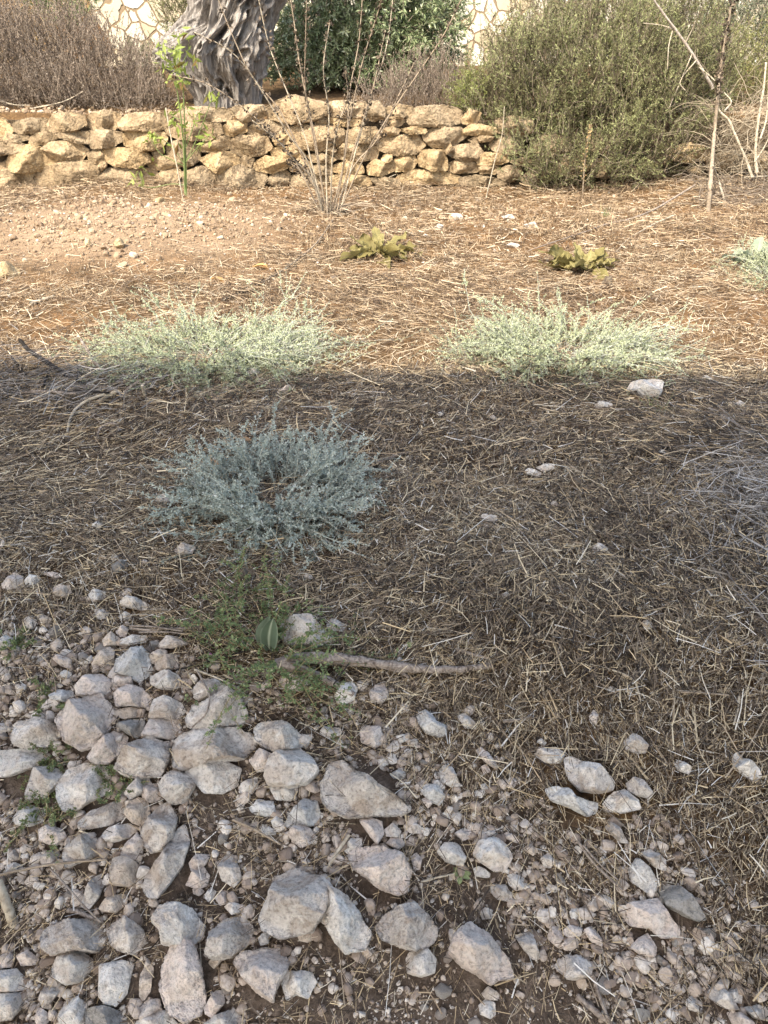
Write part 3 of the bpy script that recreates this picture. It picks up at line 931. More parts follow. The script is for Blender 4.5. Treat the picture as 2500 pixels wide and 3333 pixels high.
for k, line in enumerate(WST.strip().splitlines()):
    ck, pts = line.split('|')
    uv = cp(ck, [tuple(map(float, q.split(','))) for q in pts.split()])
    P = at_y(uv, WALL_Y - 0.02)
    C = (P.min(0) + P.max(0)) / 2
    ext = P.max(0) - P.min(0)
    th = float(np.clip(0.5 * min(ext[0], ext[2]), 0.035, 0.12))
    L2 = np.stack([P[:, 0] - C[0], P[:, 2] - C[2]], -1)
    V, T = stone_verts(L2 * 1.11, th, 900 + k, 's', 6 if ext[0] > .3 else 5)
    V = V + nrm(V) * (0.014 * fbm(V * 17 + k * 7.1, 4, .6) + .008 * fbm(V * 60 + k, 2))[:, None]
    C = C + np.array([0, rng.uniform(-.03, .03), 0])
    Wv = np.stack([V[:, 0], -V[:, 2], V[:, 1]], -1)
    g = Geo()
    g.add(Wv + C, None, T[:, ::1], .5)
    mi = 1 if k in (31, 64, 65, 40) else int(rng.choice([0, 0, 1, 2]))
    g.build('wall_stone', MW[mi], parent=wall, smooth=True, origin=C)
# rubble core that the face stones lean on
xs = np.linspace(-7, 7, 420)
zs = np.linspace(-0.1, 0.56, 40)
X, Z = np.meshgrid(xs, zs)
Yc = WALL_Y + 0.10 + 0.05 * fbm(np.stack([X * 4, Z * 9, X * 0], -1), 4) + 0.05 * Z
V = np.stack([X, Yc, Z], -1)
V2 = V[-1:].copy()
V2[..., 1] = WALL_Y + 0.4
V2[..., 2] = 0.53
V = np.concatenate([V, V2]).reshape(-1, 3)
nx, nz = len(xs), len(zs) + 1
ii, jj = np.meshgrid(np.arange(nx - 1), np.arange(nz - 1))
q = (jj * nx + ii).ravel()
g = Geo()
g.add(V, np.stack([q, q + 1, q + nx + 1, q + nx], -1))
MCORE = mat_stone('wall_core_rubble', (.10, .07, .045), (.20, .15, .10), (.05, .035, .024), bscale=14, bstr=1.0)
g.build('rubble_core', MCORE, parent=wall, smooth=True, origin=(0, WALL_Y, 0))
def mixm(nt, a, b):
    n = nt.nodes.new('ShaderNodeMath')
    n.operation = 'MULTIPLY'
    nt.links.new(a, n.inputs[0])
    nt.links.new(b, n.inputs[1])
    return n.outputs[0]


# ------------------------------------------------------------------ ground sheet
def axis(a, b, steps):
    out = [a]
    while out[-1] < b:
        s = steps(out[-1])
        out.append(out[-1] + s)
    return np.array(out)


ys = axis(-12.0, 30.0, lambda y: .5 if y < -.5 else .014 if y < 2.4 else .028 if y < 4.5 else .05 if y < 9 else .02 if False else .25 if y < 16 else 1.0)
ys = np.unique(np.concatenate([ys, WALL_Y + np.linspace(.2, .36, 12)]))
xh = axis(0.0, 16.0, lambda x: .018 if x < 1.2 else .035 if x < 3.5 else .08 if x < 5 else .6)
xs = np.concatenate([-xh[:0:-1], xh])
ys = np.concatenate([[-120., -60, -30], ys, [45., 70., 120., 200., 300.]])
xs = np.concatenate([[-300., -150, -80, -40], xs, [40., 80, 150, 300]])
X, Y = np.meshgrid(xs, ys)
Z = height(X, Y)
Z = Z + 0.004 * fbm(np.stack([X * 30, Y * 30, X * 0], -1), 3)
dm = ((X - MOUND[0]) / 1.35) ** 2 + ((Y - MOUND[1]) / 1.1) ** 2
mound = np.exp(-(dm * 1.1) ** 1.5) * 1.0
mound = np.clip(mound + 0.35 * p2(X, Y, 2.2, 4) * (mound > .05), 0, 1)
Z = Z + mound * 0.02 * fbm(np.stack([X * 9, Y * 9, X * 0], -1), 3)
# rubble / bare soil zone in the foreground (outline from the foot of the pile)
RUB = ground(np.array([(-500, 1290), (0, 1300), (180, 1320), (400, 1420), (560, 1490), (800, 1500), (1000, 1640), (1300, 1790), (1560, 2010), (1659, 2110),
                       (1750, 2300), (-500, 2330)]) * DS)[:, :2]


def inpoly(x, y, poly):
    c = np.zeros(np.shape(x), bool)
    j = len(poly) - 1
    for i in range(len(poly)):
        xi, yi = poly[i]
        xj, yj = poly[j]
        c ^= ((yi > y) != (yj > y)) & (x < (xj - xi) * (y - yi) / (yj - yi + 1e-12) + xi)
        j = i
    return c


def soft_rub(x, y):
    s = 0
    for dx, dy in ((0, 0), (.09, 0), (-.09, 0), (0, .09), (0, -.09), (.05, .05), (-.05, -.05)):
        n = 0.10 * p2(x, y, 4.0, 6)
        s = s + inpoly(x + dx + n, y + dy + n, RUB)
    return s / 7.0


rub = soft_rub(X, Y)
V = np.stack([X, Y, Z], -1).reshape(-1, 3)
nx, ny = len(xs), len(ys)
ii, jj = np.meshgrid(np.arange(nx - 1), np.arange(ny - 1))
q = (jj * nx + ii).ravel()
g = Geo()
g.add(V, np.stack([q, q + 1, q + nx + 1, q + nx], -1))
m, nt, b = new_mat('dry_ground')
tc = nt.nodes.new('ShaderNodeTexCoord')
ov = tc.outputs['Object']
n1 = noise(nt, 3.0, 6, .65, vec=ov)
n2 = noise(nt, 22.0, 6, .7, vec=ov)
n3 = noise(nt, 130.0, 4, .7, vec=ov)
n4 = noise(nt, 0.9, 4, .6, vec=ov)
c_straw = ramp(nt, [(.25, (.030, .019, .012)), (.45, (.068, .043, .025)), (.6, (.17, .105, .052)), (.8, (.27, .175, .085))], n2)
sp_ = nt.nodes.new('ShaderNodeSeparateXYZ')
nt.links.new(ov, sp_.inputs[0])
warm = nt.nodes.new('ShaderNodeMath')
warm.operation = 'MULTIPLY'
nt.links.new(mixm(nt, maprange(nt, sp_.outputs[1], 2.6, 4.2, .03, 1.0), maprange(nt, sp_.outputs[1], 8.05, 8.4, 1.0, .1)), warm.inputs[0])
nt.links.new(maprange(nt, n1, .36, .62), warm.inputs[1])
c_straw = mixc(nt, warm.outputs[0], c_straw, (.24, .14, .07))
c_soil = ramp(nt, [(.25, (.05, .037, .029)), (.5, (.115, .087, .068)), (.75, (.24, .19, .155))], n2)
c_mound = ramp(nt, [(.25, (.24, .165, .105)), (.5, (.33, .235, .155)), (.8, (.41, .305, .21))], n2)
c = mixc(nt, attr(nt, 'rubble'), c_straw, c_soil)
c = mixc(nt, attr(nt, 'mound'), c, c_mound)
fine = maprange(nt, n3, .3, .6, .6, 1.05)
cc = nt.nodes.new('ShaderNodeCombineColor')
for k in range(3):
    nt.links.new(fine, cc.inputs[k])
c = mixc(nt, 1.0, c, cc.outputs[0], 'MULTIPLY')
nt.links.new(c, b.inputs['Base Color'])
b.inputs['Roughness'].default_value = .95
b.inputs['Specular IOR Level'].default_value = .1
ad = nt.nodes.new('ShaderNodeMath')
ad.operation = 'MULTIPLY_ADD'
nt.links.new(n3, ad.inputs[0])
ad.inputs[1].default_value = .35
nt.links.new(n2, ad.inputs[2])
bump(nt, b, ad.outputs[0], .8, .02)
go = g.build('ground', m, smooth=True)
for nm, arr in (('mound', mound), ('rubble', rub)):
    a = go.data.attributes.new(nm, 'FLOAT', 'POINT')
    a.data.foreach_set('value', arr.astype(np.float32).ravel())
tag(go, kind='structure')


def put(x, y, dz=0.0):
    return np.stack([x, y, height(x, y) + dz], -1)


def free(x, y, grow=1.0):
    """not on top of a traced stone"""
    ok = np.ones(len(x), bool)
    for ox, oy, r in occ:
        ok &= (x - ox) ** 2 + (y - oy) ** 2 > (r * grow) ** 2
    return ok


# ------------------------------------------------------------------ gravel and crumbs of soil (uncountable)
def pebble_base(seed, lev=2):
    r = np.random.default_rng(seed)
    S, T = ico(lev)
    q = S.copy()
    for _ in range(7):
        nn = nrm(r.normal(size=3))
        dd = q @ nn
        lim = r.uniform(.45, .85)
        q = q - np.maximum(dd - lim, 0)[:, None] * nn
    q = q * r.uniform(.65, 1.15, 3) * np.array([1, 1, .75])
    q = q * (1 + .16 * fbm(q * 2.2 + seed, 2))[:, None]
    return q, T


PB = [pebble_base(40 + i) for i in range(10)]


def rotz(N):
    a = rng.uniform(0, 2 * math.pi, N)
    t = rng.normal(0, .35, N)
    ca, sa, ct, st_ = np.cos(a), np.sin(a), np.cos(t), np.sin(t)
    R = np.zeros((N, 3, 3))
    R[:, 0, 0], R[:, 0, 1], R[:, 0, 2] = ca, -sa * ct, sa * st_
    R[:, 1, 0], R[:, 1, 1], R[:, 1, 2] = sa, ca * ct, -ca * st_
    R[:, 2, 1], R[:, 2, 2] = st_, ct
    return R


def scatter_pebbles(g, x, y, r, sink=.25):
    N = len(x)
    kind = rng.integers(0, len(PB), N)
    Rm = rotz(N)
    P = put(x, y)
    P[:, 2] += r * (.6 - sink)
    for k in range(len(PB)):
        s = kind == k
        if not s.any():
            continue
        V, T = PB[k]
        Wv = np.einsum('nij,vj->nvi', Rm[s], V) * r[s][:, None, None] + P[s][:, None, :]
        n = s.sum()
        TT = (np.arange(n) * len(V))[:, None, None] + T[None]
        g.add(Wv.reshape(-1, 3), None, TT.reshape(-1, 3), np.repeat(rng.uniform(0, 1, n), len(V)))


def mat_pebble(name, stops, bs=120):
    m, nt, b = new_mat(name)
    c = ramp(nt, stops, attr(nt, 'rnd'))
    n = noise(nt, bs, 4, .7)
    mm = mixc(nt, maprange(nt, n, .35, .65, .0, .55), c, (.22, .17, .13))
    nt.links.new(mm, b.inputs['Base Color'])
    b.inputs['Roughness'].default_value = .93
    b.inputs['Specular IOR Level'].default_value = .12
    bump(nt, b, n, .5, .004)
    return m


def samp(n, x0, x1, y0, y1):
    return rng.uniform(x0, x1, n), rng.uniform(y0, y1, n)


M_GRAV = mat_pebble('gravel_mix', [(0, (.22, .17, .14)), (.35, (.42, .35, .295)), (.65, (.54, .47, .41)), (1, (.74, .70, .645))])
g = Geo()
x, y = samp(105000, -1.6, 1.6, .55, 2.6)
k = (soft_rub(x, y) > rng.uniform(0, 1, len(x))) & free(x, y, .8)
dens = .35 + .65 * (p2(x, y, 3.0, 21) > -.05)
k &= dens > rng.uniform(0, 1, len(x))
x, y = x[k], y[k]
r = np.clip(np.exp(rng.normal(math.log(.0044), .70, len(x))), .0016, .023)
r = r * (1 - .62 * np.exp(-(((x - .22) / .38) ** 2 + ((y - .74) / .15) ** 2) ** 2))
scatter_pebbles(g, x, y, r)
# little stones sprinkled through the straw
x, y = samp(2600, -3.2, 3.2, 1.2, 7.9)
k = free(x, y) & (rng.uniform(0, 1, len(x)) < .45)
scatter_pebbles(g, x[k], y[k], np.clip(np.exp(rng.normal(math.log(.008), .4, k.sum())), .003, .018), .15)
tag(g.build('gravel', M_GRAV, smooth=False), 'loose grey and pinkish gravel between the larger stones', 'gravel', kind='stuff')

M_CLOD = mat_pebble('dug_soil_crumbs', [(0, (.22, .15, .095)), (.5, (.32, .23, .15)), (.9, (.42, .32, .22)), (1, (.58, .49, .38))], 60)
g = Geo()
x = rng.normal(MOUND[0], .85, 11000)
y = rng.normal(MOUND[1], .62, 11000)
k = (np.exp(-((((x - MOUND[0]) / 1.45) ** 2 + ((y - MOUND[1]) / 1.15) ** 2) * .9) ** 2) > rng.uniform(0, 1, len(x))) & (y < WALL_Y - .2)
x, y = x[k], y[k]
scatter_pebbles(g, x, y, np.clip(np.exp(rng.normal(math.log(.0046), .72, len(x))), .002, .036), .3)
x, y = samp(2200, -4.6, 4.6, 6.6, 7.85)
k = p2(x, y, .8, 31) > -.1
scatter_pebbles(g, x[k], y[k], np.clip(np.exp(rng.normal(math.log(.012), .5, k.sum())), .004, .04), .3)
x, y = samp(2600, -5, 5, WALL_Y + .02, WALL_Y + .8)
Pz = put(x, y)
scatter_pebbles(g, x, np.maximum(y, WALL_Y + .36), np.clip(np.exp(rng.normal(math.log(.012), .5, len(x))), .004, .035), .3)
tag(g.build('soil_crumbs', M_CLOD, smooth=False), 'tan crumbs and clods of dug soil below and along the terrace wall', 'soil', kind='stuff')

# ------------------------------------------------------------------ single small stones, counted
smalls = 0
x, y = samp(4000, -1.3, 1.3, .72, 1.9)
k = (soft_rub(x, y) > .6) & free(x, y, 1.1)
x, y = x[k], y[k]
bank = [(make, mt) for make in range(8) for mt in 'wpgp']
meshes = {}
for i in range(len(x)):
    if smalls >= 85:
        break
    rr = float(np.clip(np.exp(rng.normal(math.log(.016), .25)), .011, .026))
    if not free(x[i:i + 1], y[i:i + 1], 1.15)[0]:
        continue
    sd, mt = bank[rng.integers(len(bank))]
    if (sd, mt) not in meshes:
        V, T = pebble_base(200 + sd, 4)
        V = V * (1 + .10 * fbm(V * 3 + sd, 3) + .03 * fbm(V * 9 + sd, 2))[:, None]
        gg = Geo()
        gg.add(V, None, T, .5)
        o0 = gg.build('stone', MS[mt], smooth=True)
        meshes[(sd, mt)] = o0.data
        bpy.data.objects.remove(o0)
    o = bpy.data.objects.new('small_stone', meshes[(sd, mt)])
    col.objects.link(o)
    o.scale = (rr,) * 3
    o.rotation_euler = (rng.normal(0, .4), rng.normal(0, .4), rng.uniform(0, 6.28))
    o.location = (float(x[i]), float(y[i]), float(height(x[i], y[i]) + rr * .3))
    tag(o, 'walnut-sized loose stone filling a gap of the foreground rubble', 'stone', 'small stones filling the rubble')
    occ = np.vstack([occ, [x[i], y[i], rr]])
    smalls += 1
# ------------------------------------------------------------------ straw and dry litter (uncountable)
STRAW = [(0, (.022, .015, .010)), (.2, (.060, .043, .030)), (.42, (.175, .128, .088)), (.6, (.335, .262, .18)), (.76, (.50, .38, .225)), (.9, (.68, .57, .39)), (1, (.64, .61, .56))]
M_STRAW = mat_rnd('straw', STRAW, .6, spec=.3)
# hay-grey mats lying in swaths
def matfield(x, y):
    return p2(x * .75, y * 1.25, 1.1, 40) + .45 * p2(x, y, 3.1, 41)


def straws(g, n, box, keep, length, width, cshift=0.0, lift=.012, tilt=.10, seglen=3, curl=.10):
    x, y = samp(n, *box)
    k = keep(x, y) > rng.uniform(0, 1, n)
    x, y = x[k], y[k]
    N = len(x)
    fld = 2.4 * p2(x, y, .9, 50) + math.pi * .06
    a = fld + rng.normal(0, .75, N) + (rng.uniform(0, 1, N) < .35) * rng.uniform(0, math.pi, N)
    mat = matfield(x, y)
    L = np.exp(rng.normal(math.log(length), .55, N))
    Wd = np.exp(rng.normal(math.log(width), .35, N))
    D = np.stack([np.cos(a), np.sin(a), rng.normal(0, tilt, N)], -1)
    h = rng.gamma(1.6, lift / 1.6, N) * (1 + 1.2 * np.clip(mat, 0, 1))
    B = put(x, y, h) - D * L[:, None] * .5
    P = curves(B, D, L, seglen, 0, curl)
    hz = height(P[..., 0], P[..., 1]) + .002
    P[..., 2] = np.maximum(P[..., 2] * .5 + (hz + h[:, None]) * .5, hz)
    base = rng.beta(.95, 1.3, N)
    R = np.clip(base + cshift + np.where(mat > .2, -.05, .04) + (rng.uniform(0, 1, N) < .05) * .5, 0, 1)
    wid = Wd[:, None] * np.linspace(1, .65, seglen)[None]
    g.ribbons(P, wid, R)


g = Geo()
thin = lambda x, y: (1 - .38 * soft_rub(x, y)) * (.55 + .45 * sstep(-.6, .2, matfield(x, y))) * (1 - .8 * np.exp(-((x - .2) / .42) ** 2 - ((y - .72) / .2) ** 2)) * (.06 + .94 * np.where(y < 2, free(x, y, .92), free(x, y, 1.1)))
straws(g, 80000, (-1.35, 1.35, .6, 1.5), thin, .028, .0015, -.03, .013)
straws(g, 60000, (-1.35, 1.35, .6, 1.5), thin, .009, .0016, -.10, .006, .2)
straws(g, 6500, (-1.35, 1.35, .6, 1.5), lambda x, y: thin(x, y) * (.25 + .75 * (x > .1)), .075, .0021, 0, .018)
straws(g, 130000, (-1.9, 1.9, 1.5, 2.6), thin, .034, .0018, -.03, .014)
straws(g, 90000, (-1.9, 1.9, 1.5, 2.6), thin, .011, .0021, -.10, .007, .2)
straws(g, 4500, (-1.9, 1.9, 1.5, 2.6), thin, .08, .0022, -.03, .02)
shade_band = lambda x, y: thin(x, y) * (1 - sstep(3.50, 3.66, y + .05 * p2(x, y, 6, 70)))  # darker straw band up to the shadow line, shade put into its colour
straws(g, 130000, (-2.7, 2.7, 2.6, 3.9), shade_band, .042, .0023, -.08, .016)
straws(g, 60000, (-2.7, 2.7, 2.6, 3.9), shade_band, .014, .0028, -.12, .008, .2)
straws(g, 6000, (-2.7, 2.7, 2.6, 3.9), shade_band, .12, .0024, -.1, .026)
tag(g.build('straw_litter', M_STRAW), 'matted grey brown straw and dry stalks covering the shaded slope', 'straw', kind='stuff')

g = Geo()
STRAW2 = [(0, (.045, .029, .019)), (.25, (.13, .088, .055)), (.5, (.29, .205, .13)), (.75, (.44, .33, .21)), (1, (.64, .54, .40))]
M_STRAW2 = mat_rnd('sunlit_dry_grass', STRAW2, .6, spec=.3)
moundless = lambda x, y: np.clip(1 - 1.25 * np.exp(-((((x - MOUND[0]) / 1.35) ** 2 + ((y - MOUND[1]) / 1.1) ** 2) * .9) ** 2), .03, 1) * (.45 + .55 * sstep(-.5, .3, matfield(x, y)))
straws(g, 90000, (-3.6, 3.6, 3.3, 5.6), lambda x, y: moundless(x, y) * sstep(3.35, 3.65, y), .06, .0026, .02, .018, .2)
straws(g, 70000, (-5.2, 5.2, 5.4, 7.95), moundless, .065, .0035, .02, .02, .25)


def stubble(g, n, box, hgt, w, keep):
    x, y = samp(n, *box)
    k = keep(x, y) > rng.uniform(0, 1, n)
    x, y = x[k], y[k]
    m_ = 6
    xx = np.repeat(x, m_) + rng.normal(0, .014, len(x) * m_)
    yy = np.repeat(y, m_) + rng.normal(0, .014, len(x) * m_)
    N = len(xx)
    D = np.stack([rng.normal(0, .5, N), rng.normal(0, .5, N), np.ones(N)], -1)
    L = np.exp(rng.normal(math.log(hgt), .4, N))
    P = curves(put(xx, yy, -.004), D, L, 3, .3, .2)
    R = np.clip(np.repeat(rng.beta(2, 2, len(x)), m_) * .7 + rng.uniform(0, .3, N) - .05, 0, 1)
    g.ribbons(P, w * np.linspace(1, .4, 3)[None] * np.ones((N, 1)), R, up=np.broadcast_to([0, 1.0, 0], (N, 3)) + rng.normal(0, .5, (N, 3)))


stubble(g, 8500, (-3.6, 3.6, 3.4, 5.6), .035, .0028, lambda x, y: moundless(x, y) * (p2(x, y, 1.6, 60) > -.15))
stubble(g, 6500, (-5.2, 5.2, 5.4, 7.9), .05, .004, lambda x, y: moundless(x, y) * (p2(x, y, 1.2, 61) > -.1))
tag(g.build('dry_grass', M_STRAW2), 'sunlit tan dry grass and stubble between the shade and the wall', 'dry grass', kind='stuff')

g = Geo()
stubble(g, 5200, (-2.7, 2.7, 2.3, 3.6), .028, .0022, lambda x, y: (p2(x, y, 1.6, 62) > -.05) * 1.0)
straws(g, 2200, (-1.0, 1.9, 2.2, 3.6), lambda x, y: sstep(.2, .6, matfield(x, y)), .08, .0024, -.06, .04, .35)
straws(g, 1500, (.95, 1.75, 1.15, 2.5), lambda x, y: sstep(.95, 1.25, x) + 0 * y, .13, .0024, -.02, .06, .3)
px_, py_ = ground(np.array([[1660 * DS, 1105 * DS]]))[0][:2]
blob = lambda x, y: np.exp(-(((x - px_) / .22) ** 2 + ((y - py_) / .26) ** 2) ** 1.5)
straws(g, 5200, (px_ - .5, px_ + .6, py_ - .6, py_ + .6), blob, .11, .0021, -.08, .085, .45, curl=.25, seglen=4)
px2, py2 = ground(np.array([[120 * DS, 850 * DS]]))[0][:2]
blob2 = lambda x, y: np.exp(-(((x - px2) / .55) ** 2 + ((y - py2) / .22) ** 2) ** 1.5)
straws(g, 3500, (px2 - .8, px2 + .9, py2 - .5, py2 + .5), blob2, .12, .0026, -.12, .07, .4, curl=.25, seglen=4)
M_GREYSTRAW = mat_rnd('grey_straw', [(0, (.085, .075, .07)), (.35, (.20, .18, .165)), (.7, (.34, .315, .29)), (1, (.52, .49, .46))], .65)
tag(g.build('straw_tufts', M_GREYSTRAW), 'greyish raised tufts of dry straw on the shaded slope', 'straw', kind='stuff')
# ------------------------------------------------------------------ silvery prostrate shrubs
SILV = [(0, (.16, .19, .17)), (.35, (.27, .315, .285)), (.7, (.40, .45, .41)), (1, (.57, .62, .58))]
M_SILV = mat_rnd('silver_leaf_shaded', SILV, .8, .12, .12)  # shaded copy, cool shade put into the leaf colour
M_SILVSUN = mat_rnd('silver_leaf_sunlit', [(0, (.23, .25, .14)), (.4, (.38, .41, .25)), (.75, (.49, .53, .355)), (1, (.61, .64, .48))], .8, .15, .12)  # sunlit copy of the same leaf, sun warmth put into its colour
M_SSTEM = mat_rnd('silver_stem', [(0, (.20, .19, .165)), (1, (.40, .42, .36))], .8)
M_FLOWER = mat_rnd('white_flower', [(0, (.6, .62, .6)), (1, (.82, .84, .82))], .7, .2)


def silver_shrub(center, rx, ry, hz, n, leaf, mat, label, flowers=0, seed=1, dens=5.0, spread=.16, elm=1.35):
    global rng
    keep = rng
    rng = np.random.default_rng(seed)
    cx, cy = center
    root = empty('silvery_shrub', (cx, cy, float(height(cx, cy))), label, 'shrub', 'low silvery shrubs on the slope')
    az = rng.uniform(0, 2 * math.pi, n)
    ra = np.sqrt(rng.uniform(0, 1, n)) * spread
    bx, by = cx + np.cos(az) * ra * rx * 2, cy + np.sin(az) * ra * ry * 2
    az2 = az + rng.normal(0, .45, n)
    el = np.clip(rng.beta(1.15, 2.0, n) * elm, .04, 1.3)
    reach = np.sqrt((np.cos(az2) * rx) ** 2 + (np.sin(az2) * ry) ** 2)
    L = reach * (.5 + .75 * rng.beta(1.6, 2.0, n)) * (1 - .45 * (el / 1.35)) + hz * .35
    D = np.stack([np.cos(az2) * np.cos(el) * rx / reach, np.sin(az2) * np.cos(el) * ry / reach, np.sin(el)], -1)
    P = curves(put(bx, by, .004), D, L, 9, np.where(el > .9, .35, 1.0), .19, floor=True)
    # side shoots
    pos, tan, li, t = along(P, 3, .25, .9)
    d2 = tan + rng.normal(0, .55, tan.shape) + np.array([0, 0, .35])
    P2 = curves(pos, d2, L[li] * rng.uniform(.14, .38, len(li)), 6, .3, .16, floor=True)
    gs = Geo()
    gs.tubes(P, np.linspace(1, .45, 9)[None] * leaf * .13 * np.ones((n, 1)), rng.uniform(0, 1, n))
    gs.tubes(P2, np.linspace(1, .5, 6)[None] * leaf * .09 * np.ones((len(P2), 1)), rng.uniform(.2, 1, len(P2)))
    gs.build('stems', M_SSTEM, root)
    gl = Geo()
    for PP, nn in ((P, int(dens * 7)), (P2, int(dens * 4.4))):
        pos, tan, li, t = along(PP, nn, .22 if PP is P else .05, 1)
        d = tan * .75 + nrm(rng.normal(size=tan.shape)) * .8
        s = (1.08 - .5 * t) * rng.uniform(.7, 1.25, len(t))
        hrel = np.clip((pos[:, 2] - height(pos[:, 0], pos[:, 1])) / hz, 0, 1)
        gl.leaves(pos, d, leaf * s, leaf * .42 * s, np.clip(rng.beta(2, 2, len(t)) * .6 + .12 + .28 * t * hrel + .1 * (hrel - .4), 0, 1))
    gl.build('foliage', mat, root)
    if flowers:
        gf = Geo()
        tips = P2[rng.choice(len(P2), flowers, replace=False), -1]
        tips = np.repeat(tips, 7, 0) + rng.normal(0, .0028, (flowers * 7, 3)) + np.array([0, 0, .004])
        d = nrm(rng.normal(size=tips.shape) + np.array([0, 0, .6]))
        gf.leaves(tips, d, .0045, .004, rng.uniform(0, 1, len(tips)))
        tag(gf.build('flowers', M_FLOWER, root), kind='stuff')
    rng = keep
    return root


def gxy(u, v):
    p = ground(np.array([[u * DS, v * DS]]))[0]
    return p


c = gxy(592, 1085)
silver_shrub((c[0], c[1]), .335, .32, .095, 400, .0150, M_SILV, 'blue grey silvery shrub with tiny white flowers alone in the shade', 105, 11, 5.2, .30)
c = gxy(452, 775)
silver_shrub((c[0], c[1]), .63, .40, .07, 430, .0165, M_SILVSUN, 'pale green silvery shrub at left, mostly sunlit, its foot in the shade edge', 0, 12, 5.0, .2, .85)
c = gxy(1212, 775)
silver_shrub((c[0], c[1]), .58, .40, .10, 430, .0165, M_SILVSUN, 'pale silvery shrub at right with upright tips, beside the large white rock', 0, 13, 5.2, .17, 1.0)
c = gxy(1672, 600)
silver_shrub((c[0], c[1]), .34, .34, .14, 130, .016, M_SILVSUN, 'small thin silvery shrub cut by the right edge of the view', 0, 14, 4.0)

# ------------------------------------------------------------------ broad wavy leaves: dry rosettes
def wavy_leaf(g, base, direc, L, Wd, rnd, curl=.5, lobes=7, ruffle=.12, droop=.6, roll=0.0):
    K, M = 22, 11
    d = nrm(np.asarray(direc, float))
    side = nrm(np.cross(d, [0, 0, 1.0]))
    side = nrm(side * math.cos(roll) + np.cross(side, d) * math.sin(roll))
    P = [np.asarray(base, float)]
    dd = d.copy()
    tw = rng.normal(0, .022, 3)
    for k in range(1, K):
        P.append(P[-1] + dd * L / (K - 1))
        dd = nrm(dd + np.array([0, 0, -droop / (K - 1)]) + tw + rng.normal(0, .02, 3))
    P = np.array(P)
    t = np.linspace(0, 1, K)
    prof = np.interp(t, [0, .12, .3, .55, .75, .9, 1], [.16, .2, .62, 1, .93, .6, .06])
    w = Wd * prof / 2
    tan = nrm(np.gradient(P, axis=0))
    sd = nrm(side[None] - tan * (tan @ side)[:, None])
    nn = np.cross(sd, tan)
    nn = np.where(nn[:, 2:3] < 0, -nn, nn)
    s = np.linspace(-1, 1, M)
    o = rng.uniform(0, 99)
    V = np.zeros((K, M, 3))
    for j in range(M):
        e = abs(s[j])
        q = np.stack([t * lobes + o, np.full(K, (1.7 if s[j] > 0 else -1.7)), np.full(K, o)], -1)
        edge = 1 + .30 * pnoise(q * 1.3 + 9) * (e > .7)
        ruf = ruffle * Wd * e ** 1.5 * 2.2 * pnoise(q)
        V[:, j] = P + sd * (w * s[j] * edge)[:, None] + nn * (curl * w * e ** 1.5 + ruf + .05 * Wd * (e < .05) * -1)[:, None]
    ii, jj = np.meshgrid(np.arange(M - 1), np.arange(K - 1))
    q = (jj * M + ii).ravel()
    S2, T2 = np.meshgrid(s, t)
    vein = .16 * (np.abs(S2) < .05) + .10 * (np.sin((T2 * 9 - np.abs(S2) * 1.6) * 2 * math.pi) > .8)
    R = np.clip(rnd + vein + .22 * np.abs(S2) ** 4 * pnoise(np.stack([T2 * 6 + o, S2 * 3, S2 * 0], -1)) * 2 + .15 * pnoise(np.stack([T2 * 4 + o, S2 * 2, S2 * 0 + 7], -1)), 0, 1)
    g.add(V.reshape(-1, 3), np.stack([q, q + 1, q + M + 1, q + M], -1), None, R.ravel())


M_OLV = mat_rnd('yellowing_leaf', [(0, (.11, .082, .028)), (.35, (.19, .16, .06)), (.7, (.27, .235, .10)), (1, (.38, .33, .17))], .65, .22)
M_GGRN = mat_rnd('felted_green_leaf', [(0, (.15, .18, .12)), (.5, (.26, .31, .22)), (1, (.42, .46, .36))], .85, .15)
M_DRYL = mat_rnd('brown_dead_leaf', [(0, (.12, .07, .04)), (.5, (.25, .155, .09)), (1, (.40, .28, .17))], .75, .1)


def rosette(u, v, label, n, L, Wd, mat, seed, name='leaf_rosette', deadn=7, curl=(.0, .35), ruf=.2, els=(8, 62), wide=1.25):
    global rng
    keep = rng
    rng = np.random.default_rng(seed)
    c = gxy(u, v)
    root = empty(name, c, label, 'plant', 'broad-leaved rosettes in the dry grass')
    for k in range(n):
        a = k * 2.399 + rng.normal(0, .25)
        f = k / (n - 1)
        e = math.radians(els[0] + (els[1] - els[0]) * f + rng.normal(0, 6))
        st = .82 + .35 * rng.uniform(-1, 1)
        LL = L * st * (1 - .25 * f)
        dx, dy = math.cos(a) * math.cos(e) * wide, math.sin(a) * math.cos(e)
        g = Geo()
        wavy_leaf(g, c + np.array([dx * .02, dy * .02, .008]), (dx, dy, math.sin(e)), LL, Wd * rng.uniform(.75, 1.15), float(np.clip(rng.normal(.48, .14), .1, .85)), rng.uniform(*curl), 7, ruf, rng.uniform(.2, .8), rng.uniform(-.9, .9))
        g.build('leaf', mat, root, True)
    if deadn:
        g = Geo()
        for _ in range(deadn):
            a = rng.uniform(0, 6.28)
            wavy_leaf(g, c + np.array([math.cos(a) * .03, math.sin(a) * .03, .012]), (math.cos(a), math.sin(a), .15), rng.uniform(.06, .15), .04, rng.uniform(.2, .8), .9, 5, .2, .9)
        g.build('dead_leaves', M_DRYL, root, True)
    rng = keep
    return root


rosette(822, 553, 'larger yellow green wilting rosette of broad wavy leaves behind the slope centre', 26, .31, .105, M_OLV, 3, els=(3, 46))
rosette(1258, 580, 'smaller yellow green wilting rosette of broad leaves, the one at right centre', 23, .33, .105, M_OLV, 12, els=(3, 44))
rosette(1632, 575, 'felted grey green rosette of long curling leaves near the right edge', 17, .29, .08, M_GGRN, 5, deadn=2, curl=(.2, .6), ruf=.15)

